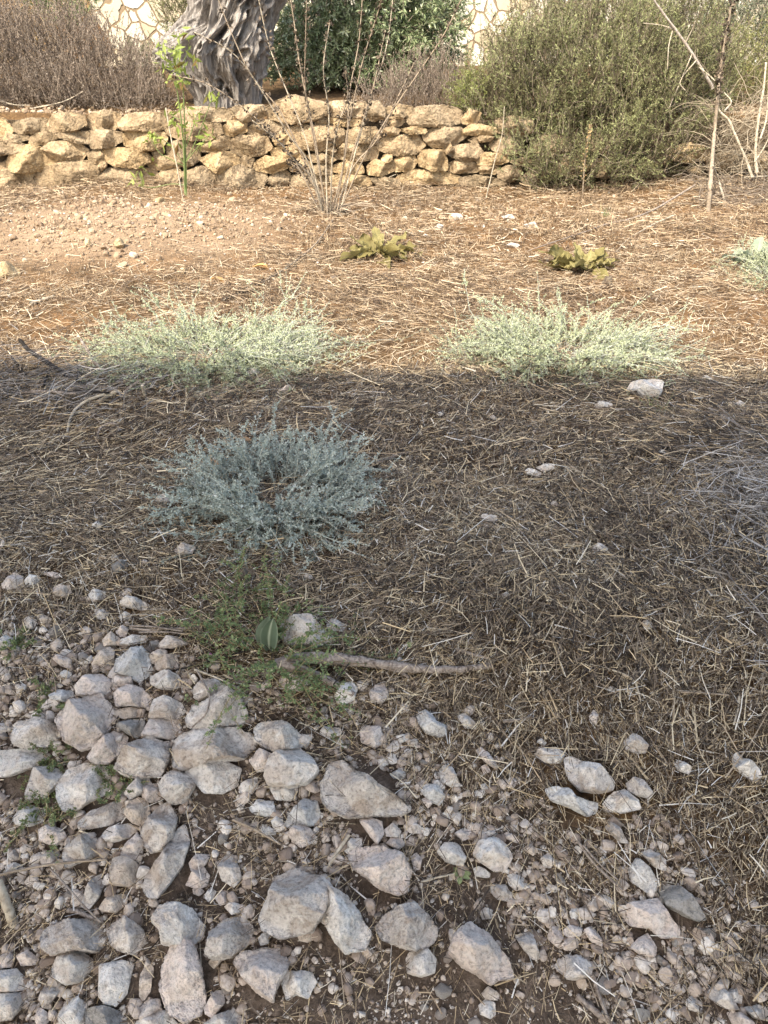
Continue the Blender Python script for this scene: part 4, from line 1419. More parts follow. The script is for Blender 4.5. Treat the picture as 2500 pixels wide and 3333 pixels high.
# ------------------------------------------------------------------ green weed with the oval leaf
M_GREEN = mat_rnd('weed_green', [(0, (.075, .11, .045)), (.4, (.135, .185, .08)), (.75, (.21, .265, .125)), (1, (.36, .40, .19))], .6, .25)
M_GSTEM = mat_rnd('weed_stem', [(0, (.12, .085, .045)), (1, (.27, .23, .11))], .7)


def weed(label, cpts, n, L, leaf, seed, mat=M_GREEN, up=(.1, .9), name='green_weed', dens=22, drp=.9):
    global rng
    keep = rng
    rng = np.random.default_rng(seed)
    c = gxy(*cpts)
    root = empty(name, c, label, 'weed')
    az = rng.uniform(0, 2 * math.pi, n)
    el = rng.uniform(*up, n)
    D = np.stack([np.cos(az) * np.cos(el), np.sin(az) * np.cos(el), np.sin(el)], -1)
    LL = L * rng.uniform(.45, 1.1, n)
    B = np.tile(c, (n, 1)) + rng.normal(0, .012, (n, 3)) * [1, 1, 0]
    P = curves(B, D, LL, 8, drp, .17, floor=True)
    pos, tan, li, t = along(P, 3, .3, .9)
    P2 = curves(pos, tan + rng.normal(0, .6, tan.shape) + [0, 0, .25], LL[li] * rng.uniform(.15, .4, len(li)), 5, .4, .18, floor=True)
    gs = Geo()
    gs.tubes(P, np.ones((n, 8)) * .0011, rng.uniform(0, 1, n))
    gs.tubes(P2, np.ones((len(P2), 5)) * .0007, rng.uniform(0, 1, len(P2)))
    gs.build('stems', M_GSTEM, root)
    g = Geo()
    for PP, k, t0 in ((P, dens, .25), (P2, int(dens * .7), .1)):
        pos, tan, li, t = along(PP, k, t0, 1)
        for sgn in (-1, 1):
            sd = nrm(np.cross(tan, [0, 0, 1.0])) * sgn + rng.normal(0, .35, tan.shape) + [0, 0, .2]
            s = rng.uniform(.6, 1.2, len(t)) * (1.1 - .4 * t)
            g.leaves(pos, sd, leaf * s, leaf * .62 * s, np.clip(rng.beta(2, 2.4, len(t)) + .15 * t, 0, 1))
    g.build('foliage', mat, root)
    rng = keep
    return root, c


wd, wc = weed('sprawling green weed with small round leaves at the back of the rubble', (590, 1425), 54, .36, .0135, 5, dens=13)
wd2, _ = weed('thin yellow green weed sprig standing behind the sprawling weed', (530, 1300), 13, .20, .0105, 6, up=(.5, 1.3), dens=11)
g = Geo()
b0 = wc + np.array([-.012, .01, .02])
tip = wc + np.array([.012, .0, .155])
Kk, Mm = 18, 9
t = np.linspace(0, 1, Kk)
ctr = b0 + (tip - b0) * t[:, None] + np.outer(np.sin(t * math.pi) * -.006, [1, 0, 0])
w = .027 * np.sin(np.clip(t * .96 + .02, 0, 1) ** .9 * math.pi) ** .62
s = np.linspace(-1, 1, Mm)
lx = nrm(np.array([.93, -.2, -.12]))
V = ctr[:, None, :] + lx * (w[:, None] * s[None])[..., None] + np.array([0, -1.0, 0]) * (-.010 * (1 - np.abs(s)) ** 1.0)[None, :, None]
ii, jj = np.meshgrid(np.arange(Mm - 1), np.arange(Kk - 1))
q = (jj * Mm + ii).ravel()
g.add(V.reshape(-1, 3), np.stack([q, q + 1, q + Mm + 1, q + Mm], -1), None, np.tile(np.where(np.abs(s) < .01, .95, np.where(np.abs(s) > .99, .6, .12)), Kk))
V2 = V + np.array([-.014, .012, -.004])
V2 = V2[:, :, :] * 1.0
g.add(V2.reshape(-1, 3), np.stack([q, q + 1, q + Mm + 1, q + Mm], -1), None, .45)
M_OVAL = mat_rnd('oval_leaf', [(0, (.085, .12, .08)), (.3, (.12, .16, .11)), (.7, (.24, .29, .21)), (1, (.42, .46, .37))], .55, .12)
ol = empty('oval_leaf_plant', b0, 'single dark green oval leaf with a pale midrib standing upright in the weed', 'plant')
g.build('leaf', M_OVAL, ol, True)
M_PINK = mat_rnd('pink_petal', [(0, (.55, .22, .50)), (1, (.70, .36, .66))], .6, .2)
pp = ground(cp('A', [(910, 318)]))[0] + np.array([0, 0, .012])
g = Geo()
g.leaves(np.repeat(pp[None], 10, 0), rng.normal(size=(10, 3)) + [0, 0, .7], .006, .006, rng.uniform(0, 1, 10))
tag(g.build('pink_flower', M_PINK, origin=pp), 'tiny pink flower at the left tip of the sprawling weed', 'flower')

for lab, cc, n, L, lf, sd in (('small dark green weed at the left edge behind the rubble', (34, 1395), 16, .075, .009, 21),
                              ('low green creeping weed among stones at the left edge', (95, 1775), 22, .11, .008, 22),
                              ('green creeping weed between the smooth whitish boulder and its right neighbour', (262, 1700), 16, .085, .008, 23),
                              ('green weed over the end of the wide flat slab', (120, 1640), 14, .10, .007, 24),
                              ('thin green weed sprouting left of the rough pinkish boulder', (88, 1530), 14, .09, .0075, 25)):
    weed(lab, cc, n, L, lf, sd, up=(.15, 1.1), dens=14)
sc_ = gxy(995, 1897)
root = empty('seedling', sc_, 'bright green four-leaved seedling between foreground stones', 'plant')
for k in range(6):
    g = Geo()
    a = k * 1.1
    wavy_leaf(g, sc_ + [0, 0, .012], (math.cos(a), math.sin(a), .6), .026, .013, .8, .3, ruffle=.03, lobes=1)
    g.build('leaf', M_GREEN, root, True)
# thin green grass tufts
for u, v, lab in ((1415, 890, 'green blades of grass just in front of the large white rock'), (1305, 470, 'few green grass blades in the sunlit litter at right')):
    c = gxy(u, v)
    g = Geo()
    N = 22
    P = curves(np.tile(c, (N, 1)) + rng.normal(0, .02, (N, 3)) * [1, 1, 0], np.stack([rng.normal(0, .6, N), rng.normal(0, .6, N), np.ones(N)], -1), rng.uniform(.06, .14, N), 5, .9, .1)
    g.ribbons(P, .0032 * np.linspace(1, .2, 5)[None] * np.ones((N, 1)), rng.uniform(.3, 1, N))
    tag(g.build('grass_tuft', M_GREEN, origin=c), lab, 'grass')

# ------------------------------------------------------------------ wood: branches, twigs and fallen stalks
def mat_wood(name, lo, hi, scale=40):
    m, nt, b = new_mat(name)
    n = noise(nt, scale, 5, .65, dist=1.2)
    n2 = noise(nt, scale * 3.2, 4, .7)
    c = mixc(nt, maprange(nt, n, .35, .65), lo, hi)
    c = mixc(nt, maprange(nt, n2, .3, .5, .6, 0), c, tuple(x * .35 for x in lo))
    nt.links.new(c, b.inputs['Base Color'])
    b.inputs['Roughness'].default_value = .85
    bump(nt, b, n, .7, .004)
    return m


MW_GREY = mat_wood('weathered_wood', (.12, .092, .075), (.36, .305, .26), 55)
MW_DARK = mat_wood('dark_twig_wood', (.010, .008, .007), (.032, .027, .024))
MW_PALE = mat_wood('pale_dry_stalk', (.30, .25, .185), (.52, .455, .36), 25)
MW_STALK = mat_wood('brown_dry_stalk', (.20, .155, .115), (.37, .30, .225), 25)


def limb(g, pts, r0, r1, K=40, sides=10, wob=.25, rnd=.5):
    P = smooth_path(pts, K)
    r = np.linspace(r0, r1, K) * (1 + wob * fbm(np.stack([np.linspace(0, 5, K) + pts[0][0] * 9, np.zeros(K), np.zeros(K) + r0 * 90], -1), 3))
    st = g.n
    g.tubes(P[None], np.abs(r)[None], np.array([rnd]), sides)
    V = g.V[-1]
    amp = r0 * .30
    g.V[-1] = (V + amp * np.stack([fbm(V / r0 * .5 + o, 3) for o in (0, 31, 67)], -1)).astype(np.float32)
    for e, k in ((P[0], 0), (P[-1], K - 1)):
        g.add(np.vstack([g.V[-1][0:0], [e]]), None, None, rnd)
        idx = st + k * sides + np.arange(sides)
        g.T.append(np.stack([idx, np.roll(idx, -1), np.full(sides, g.n - 1)], -1))


def lie(pts_src, lifts):
    P = ground(np.asarray(pts_src, float))
    return P + (EYE - P) * (np.broadcast_to(lifts, (len(P),)) / (EYE[2] - P[:, 2]))[:, None]


def branch(name, label, cat, ck, pts, r0, r1, mat, lift=.01, group=None, sides=8, extra=(), subname='twig', K=40):
    P = lie(cp(ck, pts), lift)
    g = Geo()
    limb(g, P, r0, r1, K, sides)
    o = g.build(name, mat, smooth=True, origin=P[0])
    tag(o, label, cat, group)
    for e_pts, e_l, a, bb in extra:
        Q = lie(cp(ck, e_pts), e_l)
        gg = Geo()
        limb(gg, Q, a, bb, 20, sides)
        gg.build(subname, mat, o, True, origin=Q[0])
    return o


# the forked grey branch at the back of the rubble
PA = cp('A', [(1190, 350), (1330, 322), (1500, 330), (1659, 350), (1760, 365), (1900, 372), (2030, 366), (2128, 352)])
PA = lie(PA, [.035, .034, .03, .024, .02, .018, .016, .016])
g = Geo()
limb(g, PA, .019, .0080, 70, 14, .25)
fb = tag(g.build('fallen_branch', MW_GREY, smooth=True, origin=PA[0]), 'weathered grey forked branch lying across straw right of the green weed', 'branch')
Q = lie(cp('A', [(1200, 352), (1280, 362), (1360, 395), (1440, 430), (1528, 480)]), [.032, .036, .034, .028, .02])
g = Geo()
limb(g, Q, .017, .0085, 40, 14, .25)
g.build('side_branch', MW_GREY, fb, True, origin=Q[0])
Q = lie(cp('A', [(1705, 362), (1740, 385), (1768, 408)]), [.02, .015, .01])
g = Geo()
limb(g, Q, .009, .004, 16, 10)
g.build('broken_stub', MW_GREY, fb, True, origin=Q[0])

TW = 'dry twigs lying on the slope'
branch('dry_twig', 'dark bare twig rising to the left at the shade edge', 'twig', 'G', [(350, 850), (300, 830), (220, 780), (130, 720), (85, 672)], .013, .009, MW_DARK, [.01, .03, .07, .11, .15], TW)
for pts_, lab_, mt_ in (([(60, 905), (180, 895), (330, 905)], 'thin grey twig lying level left of the thick grey twig', MW_GREY), ([(250, 760), (205, 820), (190, 870)], 'thin dark forked twig crossing the dark rising twig', MW_DARK), ([(330, 760), (338, 800), (330, 850)], 'short upright dark twig between the two rising twigs', MW_DARK), ([(520, 925), (560, 880), (600, 850)], 'thin grey twig slanting right of the thick grey twig', MW_GREY), ([(130, 850), (90, 800), (50, 745)], 'thin dark stem poking up at the far left of the shade edge', MW_DARK), ([(240, 930), (330, 895), (470, 900)], 'crooked dark twig just below the thick grey twig', MW_DARK), ([(420, 945), (480, 905), (505, 895)], 'pale broken twig end at the foot of the left silvery shrub', MW_PALE)):
    branch('dry_twig', lab_, 'twig', 'G', pts_, .009, .005, mt_, [.01, .04, .06], TW)
branch('dry_twig', 'grey curved twig sticking up in front of the left silvery shrub', 'twig', 'G', [(468, 832), (430, 790), (395, 745), (370, 705), (350, 672)], .009, .006, MW_GREY, [.01, .06, .10, .14, .17], TW)
branch('dry_twig', 'thick grey twig lying flat at the left shade edge', 'twig', 'G', [(345, 876), (430, 874), (510, 886)], .011, .008, MW_GREY, .015, TW, extra=[([(400, 878), (350, 890), (160, 886)], .02, .004, .002)])
branch('dry_twig', 'pale curved twig bowing down at left in the shade', 'twig', 'E', [(468, 38), (420, 55), (375, 72), (325, 110), (300, 160), (290, 215)], .007, .005, MW_PALE, [.05, .05, .045, .03, .02, .01], TW)
branch('dry_twig', 'curly hooked brown root beside the pale curved twig', 'twig', 'E', [(420, 235), (432, 195), (465, 172), (500, 174), (512, 195), (495, 215), (468, 222)], .0055, .004, MW_GREY, [.0, .02, .03, .03, .02, .01, .005], TW)
branch('dry_twig', 'short pale stub of wood standing below the left silvery shrub', 'twig', 'G', [(625, 925), (622, 895), (615, 868)], .008, .007, MW_PALE, [0, .04, .08], TW)
branch('dry_twig', 'grey stick lying behind the grey shrub at right centre', 'twig', 'F', [(-40, 345), (0, 328), (80, 300), (160, 285)], .006, .004, MW_GREY, .012, TW)
branch('dry_twig', 'thin dark stick lying over the upper right edge of the grey shrub', 'twig', 'E', [(1220, 262), (1300, 250), (1410, 230)], .004, .003, MW_DARK, .03, TW)
branch('dry_twig', 'split grey stick end in the straw right of centre', 'twig', 'F', [(1030, 608), (1060, 580), (1105, 535)], .005, .003, MW_GREY, .012, TW)
branch('dry_twig', 'short grey stick next to the split stick end', 'twig', 'F', [(1115, 570), (1140, 550), (1168, 530)], .005, .004, MW_GREY, .01, TW)
branch('dry_twig', 'flat dark grey chip of wood left of the split stick end', 'twig', 'F', [(970, 590), (1000, 598), (1030, 595)], .009, .007, MW_GREY, .006, TW)
branch('dry_twig', 'split flat silvery wood chip lying above the branch tip', 'twig', 'B', [(310, 280), (380, 305), (458, 325)], .0055, .004, MW_GREY, .012, TW)
branch('dry_twig', 'forked grey twig in the straw above the bone-shaped stone', 'twig', 'B', [(515, 595), (570, 590), (640, 572)], .0045, .0025, MW_GREY, .015, TW, extra=[([(568, 590), (572, 640), (575, 680)], .012, .003, .002)])
branch('dry_twig', 'long pale bent straw stalk in the straw at right', 'twig', 'B', [(985, 372), (1040, 392), (1080, 420), (1100, 470), (1110, 510)], .0028, .002, MW_PALE, .02, TW)
branch('dry_twig', 'white bleached straw stem lying near the right edge', 'twig', 'B', [(1535, 487), (1530, 540), (1510, 610)], .0026, .002, MW_PALE, .02, TW)
branch('dry_twig', 'long golden straw stalk lying level at right', 'twig', 'B', [(1280, 468), (1380, 472), (1490, 482)], .003, .0022, MW_STALK, .018, TW)
branch('dry_twig', 'pale weathered stub of wood at the left edge of the foreground', 'twig', 'C', [(-10, 355), (15, 420), (40, 490), (62, 548)], .0105, .012, MW_PALE, [.05, .04, .02, .0], TW, sides=10)
branch('dry_twig', 'dark grey crooked root under stones left of the loaf-shaped boulder', 'twig', 'C', [(290, 480), (340, 490), (400, 515), (445, 530)], .006, .004, MW_GREY, .012, TW)
branch('dry_twig', 'hollow pale reed stem lying on the soil at the bottom right', 'twig', 'D', [(832, 852), (890, 900), (940, 940), (1000, 985)], .0075, .0065, MW_GREY, .01, TW, sides=10)
branch('dry_twig', 'thin grey stalk crossing the hollow reed stem at the bottom', 'twig', 'D', [(905, 770), (930, 850), (960, 930), (990, 985)], .0045, .004, MW_GREY, .018, TW)
branch('dry_twig', 'golden broken straw stalk pointing at the pink wedge', 'twig', 'C', [(1005, 90), (1070, 118), (1140, 155), (1215, 198)], .0035, .003, MW_STALK, .02, TW)
branch('dry_twig', 'pale stout straw stalk lying behind the pink crumbly boulder', 'twig', 'C', [(1420, 290), (1460, 225), (1510, 155)], .0045, .004, MW_PALE, .02, TW)
branch('dry_twig', 'pale straw stalk lying over the flat stone above the smooth boulder', 'twig', 'D', [(160, 360), (230, 340), (305, 325)], .003, .0025, MW_PALE, .02, TW)
branch('dry_twig', 'pale straight stalk leaning beside the smooth whitish stones at left', 'twig', 'C', [(-30, 335), (120, 302), (250, 280), (460, 262)], .0035, .0025, MW_STALK, .03, TW)
branch('dry_twig', 'long thin brown stem arching across the rubble to the loaf-shaped boulder', 'twig', 'C', [(215, 300), (290, 380), (370, 470), (440, 535)], .0025, .002, MW_GREY, [.02, .05, .05, .03], TW)
branch('dry_twig', 'thin grey stem bending over the grey triangular boulder', 'twig', 'A', [(850, 370), (880, 430), (905, 480), (890, 560), (830, 620)], .003, .0022, MW_GREY, [.02, .04, .05, .06, .03], TW)
branch('dry_twig', 'pale stem arching from the weed over the back of the rubble', 'twig', 'A', [(840, 370), (920, 400), (1000, 435), (1060, 480)], .0026, .002, MW_PALE, [.02, .035, .035, .015], TW)
branch('dry_twig', 'dark reddish thin stem running left from the green weed', 'twig', 'A', [(760, 372), (860, 350), (940, 325), (1060, 290)], .0026, .002, MW_DARK, .02, TW)
branch('dry_twig', 'bundle of grey twigs lying level behind the flat pale stone', 'twig', 'A', [(560, 190), (640, 200), (720, 195), (830, 192)], .004, .003, MW_GREY, .015, TW, extra=[([(560, 182), (660, 186), (790, 205)], .02, .003, .002), ([(600, 210), (700, 208), (800, 215)], .016, .003, .002)])
branch('dry_twig', 'stout curved straw stem in the straw right of the white knobbly stone', 'twig', 'D', [(835, 180), (900, 270), (970, 340), (1030, 395)], .004, .003, MW_GREY, .02, TW, extra=[([(860, 200), (930, 280), (1010, 350)], .025, .003, .002)])

# fallen seed stalks in the sunlit grass
def seedheads(g, P, n, t0, t1, size, cnt=9):
    K = len(P)
    for t in np.linspace(t0, t1, n):
        f = t * (K - 1)
        i = min(int(f), K - 2)
        p = P[i] + (P[i + 1] - P[i]) * (f - i)
        N = cnt
        q = np.tile(p, (N, 1)) + rng.normal(0, size * .35, (N, 3))
        g.leaves(q, rng.normal(size=(N, 3)) + [0, 0, .3], size * rng.uniform(.5, 1.1, N), size * .55, rng.uniform(0, 1, N))


M_SEED = mat_rnd('dark_seed_heads', [(0, (.035, .027, .02)), (.6, (.085, .064, .046)), (1, (.17, .13, .095))], .8)
P = lie(cp('G', [(1440, 150), (1370, 250), (1280, 330), (1190, 390), (1060, 460), (960, 500)]), .02)
g = Geo()
limb(g, P, .008, .004, 50, 6)
fs = tag(g.build('fallen_seed_stalk', MW_STALK, smooth=True, origin=P[0]), 'fallen stalk with dark seed heads pointing left from the tall dry stalks', 'stalk')
g = Geo()
seedheads(g, smooth_path(P, 60), 30, .35, 1, .022, 8)
tag(g.build('seed_spike', M_SEED, fs), kind='stuff')
branch('fallen_stalk', 'long pale fallen stem running down left from the right hand pole', 'stalk', 'H', [(1345, 2), (1250, 60), (1160, 112), (1060, 150), (960, 172), (860, 208), (760, 240), (620, 288)], .009, .004, MW_GREY, [.14, .08, .04, .03, .02, .02, .02, .015])
branch('fallen_stalk', 'thin pale fallen stem below the long one at right', 'stalk', 'H', [(1250, 135), (1180, 165), (1100, 208), (1050, 240), (1005, 290)], .007, .004, MW_PALE, [.06, .03, .03, .02, .015])
branch('fallen_stalk', 'whitish stem lying at the left foot of the dug soil', 'stalk', 'G', [(130, 515), (180, 500), (235, 482)], .012, .006, MW_PALE, .012)
branch('fallen_stalk', 'knobbly pale stem lying below the fallen seed stalk', 'stalk', 'G', [(830, 470), (850, 458), (890, 465), (940, 482)], .009, .006, MW_PALE, .015)
for u, v, lab in ((945, 422, 'curled orange dead leaf left of the fallen seed stalk'), (1125, 370, 'curled brown dead leaf touching the fallen seed stalk')):
    p = ground(cp('G', [(u, v)]))[0]
    g = Geo()
    wavy_leaf(g, p + [-.05, 0, .02], (1, .1, .1), .11, .05, .8, 1.0, 2, .03)
    tag(g.build('dead_leaf', mat_rnd('orange_dead_leaf', [(0, (.35, .19, .07)), (1, (.55, .33, .14))], .7), smooth=True, origin=p), lab, 'leaf')
for u, v, lab in ((1055, 318, 'brown dead leaf caught in the back of the grey shrub'), (920, 415, 'brown dead leaf caught in the left of the grey shrub')):
    p = ground(cp('E', [(u, v)]))[0]
    g = Geo()
    wavy_leaf(g, p + [-.02, 0, .07], (1, .2, .15), .055, .035, .7, .6, 2, .03)
    tag(g.build('dead_leaf', M_DRYL, smooth=True, origin=p), lab, 'leaf')
# ------------------------------------------------------------------ tall dry stalks in the middle
SK = 7.02
base = gxy(712, 462)
tall = empty('dry_stalk_clump', base, 'fan of tall dry stalks with dark seed heads in front of the wall', 'plant')
SKY = float(base[1])
STALKS = [
    [(1400, 880), (1330, 700), (1250, 590), (1100, 340), (990, 225), (840, 140)], [(1385, 880), (1300, 740), (1200, 610), (1080, 490), (900, 370), (730, 320)],
    [(1398, 885), (1310, 690), (1200, 470), (1100, 330), (1010, 150), (930, -40)], [(1400, 885), (1345, 700), (1300, 560), (1200, 310), (1160, 170), (1110, -40)],
    [(1405, 885), (1370, 640), (1330, 440), (1290, 260), (1265, 120), (1250, -40)], [(1412, 885), (1370, 640), (1318, 360), (1320, 200), (1326, -40)],
    [(1415, 885), (1412, 700), (1415, 500), (1415, 300), (1425, 90)], [(1430, 885), (1480, 640), (1515, 400), (1540, 200), (1568, -40)],
    [(1450, 885), (1500, 720), (1580, 500), (1620, 350), (1665, 130)], [(1465, 885), (1540, 660), (1600, 440), (1659, 200), (1700, -30)],
    [(1460, 885), (1560, 690), (1680, 520), (1830, 280), (1910, 130), (2010, -40)], [(1445, 885), (1520, 730), (1640, 590), (1720, 430), (1800, 250)],
    [(1395, 885), (1340, 780), (1270, 690), (1200, 600), (1090, 520)], [(1440, 885), (1470, 760), (1500, 600), (1560, 300), (1640, 60), (1660, -40)],
    [(1390, 885), (1350, 800), (1290, 730), (1240, 690)], [(1425, 885), (1432, 700), (1460, 560), (1490, 420), (1490, 300)]]
for k, st in enumerate(STALKS):
    uv = cp('I', st)
    dep = SKY + rng.uniform(-.5, .25) * np.linspace(0, 1, len(st))
    P = at_y(uv, dep)
    P[0] = [P[0][0], SKY + rng.normal(0, .02), base[2] - .01]
    g = Geo()
    P[1:-1] += rng.normal(0, .012, (len(P) - 2, 3))
    limb(g, P, .0072 if k not in (12, 14) else .0065, .0034, 50, 6, .25)
    s_ = g.build('stalk', MW_STALK if k % 3 else MW_PALE, tall, True, origin=P[0])
    g = Geo()
    seedheads(g, smooth_path(P, 70), 9 + int(rng.integers(0, 5)), rng.uniform(.35, .5), .98, .036, 8)
    tag(g.build('seed_spike', M_SEED, s_), kind='stuff')
g = Geo()
N = 60
Bb = np.tile(base, (N, 1)) + rng.normal(0, .05, (N, 3)) * [1, 1, 0]
P = curves(Bb, np.stack([rng.normal(0, .8, N), rng.normal(0, .5, N), rng.uniform(.1, 1, N)], -1), rng.uniform(.08, .4, N), 6, .9, .2, True)
g.tubes(P, np.ones((N, 6)) * .003, rng.uniform(0, 1, N))
g.build('dead_basal_stems', MW_STALK, tall)

# ------------------------------------------------------------------ young sapling and its cane
M_SAP = mat_rnd('sapling_leaf', [(0, (.15, .07, .03)), (.12, (.16, .17, .04)), (.5, (.21, .27, .06)), (1, (.36, .42, .13))], .5, .35)
M_SAPST = mat_rnd('sapling_stem', [(0, (.10, .14, .05)), (1, (.17, .22, .08))], .5)
sb = gxy(403, 424)
SY = float(sb[1])
sap = empty('young_sapling', sb, 'slender young sapling with bright green drooping leaves before the wall', 'sapling')
g = Geo()
stems = [[(805, 845), (803, 700), (797, 520), (792, 400), (775, 250), (765, 190)], [(800, 840), (795, 660), (785, 540), (770, 420), (762, 360), (770, 210)], [(803, 720), (750, 640), (700, 600), (665, 570)],
         [(803, 700), (850, 640), (890, 600), (905, 585)], [(802, 640), (830, 560), (850, 500), (870, 480)], [(797, 520), (760, 510), (740, 495)], [(803, 700), (850, 600), (900, 470), (920, 405)], [(803, 800), (740, 795), (660, 810), (620, 800), (600, 745)],
         [(785, 330), (730, 270), (690, 200)], [(775, 300), (810, 230), (815, 190)], [(803, 720), (740, 690), (690, 660), (650, 600)]]
for k, st in enumerate(stems):
    P = at_y(cp('I', st), SY + rng.uniform(-.12, .12) * np.linspace(0, 1, len(st)))
    limb(g, P, .0085 if k < 2 else .004, .0025, 30, 6, .1)
g.build('stem', M_SAPST, sap, True)
g = Geo()
clus = [(775, 150, 8, 25), (700, 190, 8, 30), (755, 220, 10, 35), (800, 215, 8, 25), (720, 280, 10, 35), (780, 290, 12, 35), (690, 235, 6, 25), (835, 260, 5, 25), (760, 350, 10, 30), (800, 360, 8, 25), (665, 580, 9, 25), (640, 600, 5, 25),
        (700, 620, 4, 20), (760, 500, 7, 30), (800, 480, 9, 35), (850, 500, 9, 30), (770, 545, 5, 25), (915, 410, 9, 22), (940, 425, 4, 20), (900, 600, 11, 28), (880, 630, 4, 20), (600, 750, 10, 28), (590, 780, 4, 20), (765, 620, 3, 20), (660, 690, 3, 20), (810, 150, 4, 20), (740, 525, 4, 20)]
for cx, cy, n, sp in clus:
    n = int(n * 1.05)
    uv = cp('I', np.stack([rng.normal(cx, sp * .55, n), rng.normal(cy, sp * .55, n)], -1))
    P = at_y(uv, SY + rng.normal(0, .06, n))
    D = np.stack([rng.normal(0, .6, n), rng.normal(0, .5, n), -.35 + rng.normal(0, .6, n)], -1)
    L = rng.uniform(.045, .105, n)
    rn = np.where(rng.uniform(0, 1, n) < .1, rng.uniform(0, .15, n), rng.uniform(.25, 1, n))
    g.leaves(P, D, L, L * .36, rn, .15)
g.build('leaves', M_SAP, sap)
P = at_y(cp('I', [(788, 848), (765, 720), (740, 600), (716, 465)]), [SY - .08, SY - .06, SY - .03, SY])
P[0][2] = height(P[0][0], P[0][1]) - .01
g = Geo()
limb(g, P, .0065, .0055, 30, 8, .1)
tag(g.build('support_cane', MW_PALE, smooth=True, origin=P[0]), 'pale thin cane leaning beside the young sapling', 'cane')

# ------------------------------------------------------------------ old olive trunk
def mat_trunk():
    m, nt, b = new_mat('olive_bark')
    tc = nt.nodes.new('ShaderNodeTexCoord')
    mp = nt.nodes.new('ShaderNodeMapping')
    mp.inputs['Scale'].default_value = (1, 1, .16)
    nt.links.new(tc.outputs['Object'], mp.inputs[0])
    n = noise(nt, 34, 6, .7, vec=mp.outputs[0], dist=.6)
    n2 = noise(nt, 6, 4, .6)
    c = ramp(nt, [(.3, (.07, .062, .056)), (.5, (.23, .208, .19)), (.72, (.41, .38, .35))], n)
    c = mixc(nt, maprange(nt, n2, .5, .7, 0, .6), c, (.22, .19, .165))
    nt.links.new(c, b.inputs['Base Color'])
    b.inputs['Roughness'].default_value = .85
    bump(nt, b, n, .9, .02)
    return m


TY = 9.05
oL = np.array([(20, -180), (835, -60), (820, 30), (800, 90), (770, 130), (720, 180), (700, 230), (740, 300), (800, 350), (835, 420), (850, 500)][1:], float)
oR = np.array([(1250, -60), (1205, 10), (1165, 100), (1150, 170), (1130, 250), (1112, 330), (1108, 420), (1115, 500)], float)
PL, PR = at_y(cp('I', oL), TY), at_y(cp('I', oR), TY)
zz = np.linspace(TERR_Z - .08, PL[0, 2] + .0, 420)
ztop = zz[-1]
zz = np.concatenate([zz, np.linspace(ztop + .01, 2.6, 90)])
xl = np.interp(zz, PL[::-1, 2], PL[::-1, 0])
xr = np.interp(zz, PR[::-1, 2], PR[::-1, 0])
xr = xr + .22 * np.clip(zz - ztop, 0, 2)
cxm, hw = (xl + xr) / 2, (xr - xl) / 2
nth = 640
th = np.arange(nth) / nth * 2 * math.pi
TH, ZZ = np.meshgrid(th, zz)
ux, uy = np.cos(TH), np.sin(TH)
hwg = hw[:, None]
# strands that twist, split and fuse; elongated holes between them
U = np.stack([ux * 1.5, uy * 1.5, ZZ * 1.1], -1)
warp = .95 * fbm(U * .9 + 3, 3) + .5 * fbm(U * np.array([2.2, 2.2, 2.6]) + 9, 3)
q3 = np.stack([ux * 4.8 + warp * .3, uy * 4.8, ZZ * 1.7 + warp * .15], -1)
n1 = pnoise(q3 + 5)
v1 = np.clip(1 - np.abs(n1) * 2.6, 0, 1)
n2 = pnoise(np.stack([ux * 10 + warp * .6, uy * 10, ZZ * 4.2], -1) + 21)
v2 = np.clip(1 - np.abs(n2) * 2.6, 0, 1)
flute = np.abs(np.sin(TH * 6.5 + warp * .9)) ** .6
fine = fbm(np.stack([ux * 20 + warp * 2, uy * 20, ZZ * 4.0], -1), 4)
burl = fbm(np.stack([ux * 5, uy * 5, ZZ * 8], -1) + 11, 3, ridge=True)
left = sstep(.2, .9, -ux) * sstep(.75, .95, ZZ) * (1 - sstep(1.28, 1.45, ZZ))
dr = .20 * (v1 ** .6 - .55) + .07 * (v2 ** .7 - .6) + .12 * (flute - .65) + .03 * fine + .22 * left * burl
hr = np.random.default_rng(77)
for _ in range(95):                     # lens-shaped hollows with swollen lips
    t0, z0 = hr.uniform(0, 2 * math.pi), hr.uniform(.62, 2.3)
    wa, wz, tl = hr.uniform(.05, .13), hr.uniform(.035, .13), hr.normal(0, .5)
    da = np.angle(np.exp(1j * (TH - t0 - tl * (ZZ - z0))))
    q = np.sqrt((da / wa) ** 2 + ((ZZ - z0) / wz) ** 2)
    dr = dr - .34 * np.clip(1 - q, 0, 1) ** .6 + .05 * np.exp(-((q - 1.35) / .3) ** 2)
dr = np.clip(dr, -.52, .24)
Rr = hwg * (1 + dr)
Xp = cxm[:, None] + ux * Rr
Yp = TY + .12 + uy * Rr * .95
V = np.stack([Xp, Yp, ZZ], -1)
nz = len(zz)
ii, jj = np.meshgrid(np.arange(nth), np.arange(nz - 1))
i2 = (ii + 1) % nth
Q = np.stack([jj * nth + ii, jj * nth + i2, (jj + 1) * nth + i2, (jj + 1) * nth + ii], -1).reshape(-1, 4)
tr = empty('olive_tree', (float(cxm[0]), TY, TERR_Z), 'ancient olive tree with a thick grey twisted hollow trunk behind the wall', 'tree')
g = Geo()
g.add(V.reshape(-1, 3), Q)
MT = mat_trunk()
g.build('trunk', MT, tr, True, origin=(float(cxm[0]), TY, TERR_Z))
topc = np.array([cxm[-1], TY + .12, 2.55])
g = Geo()
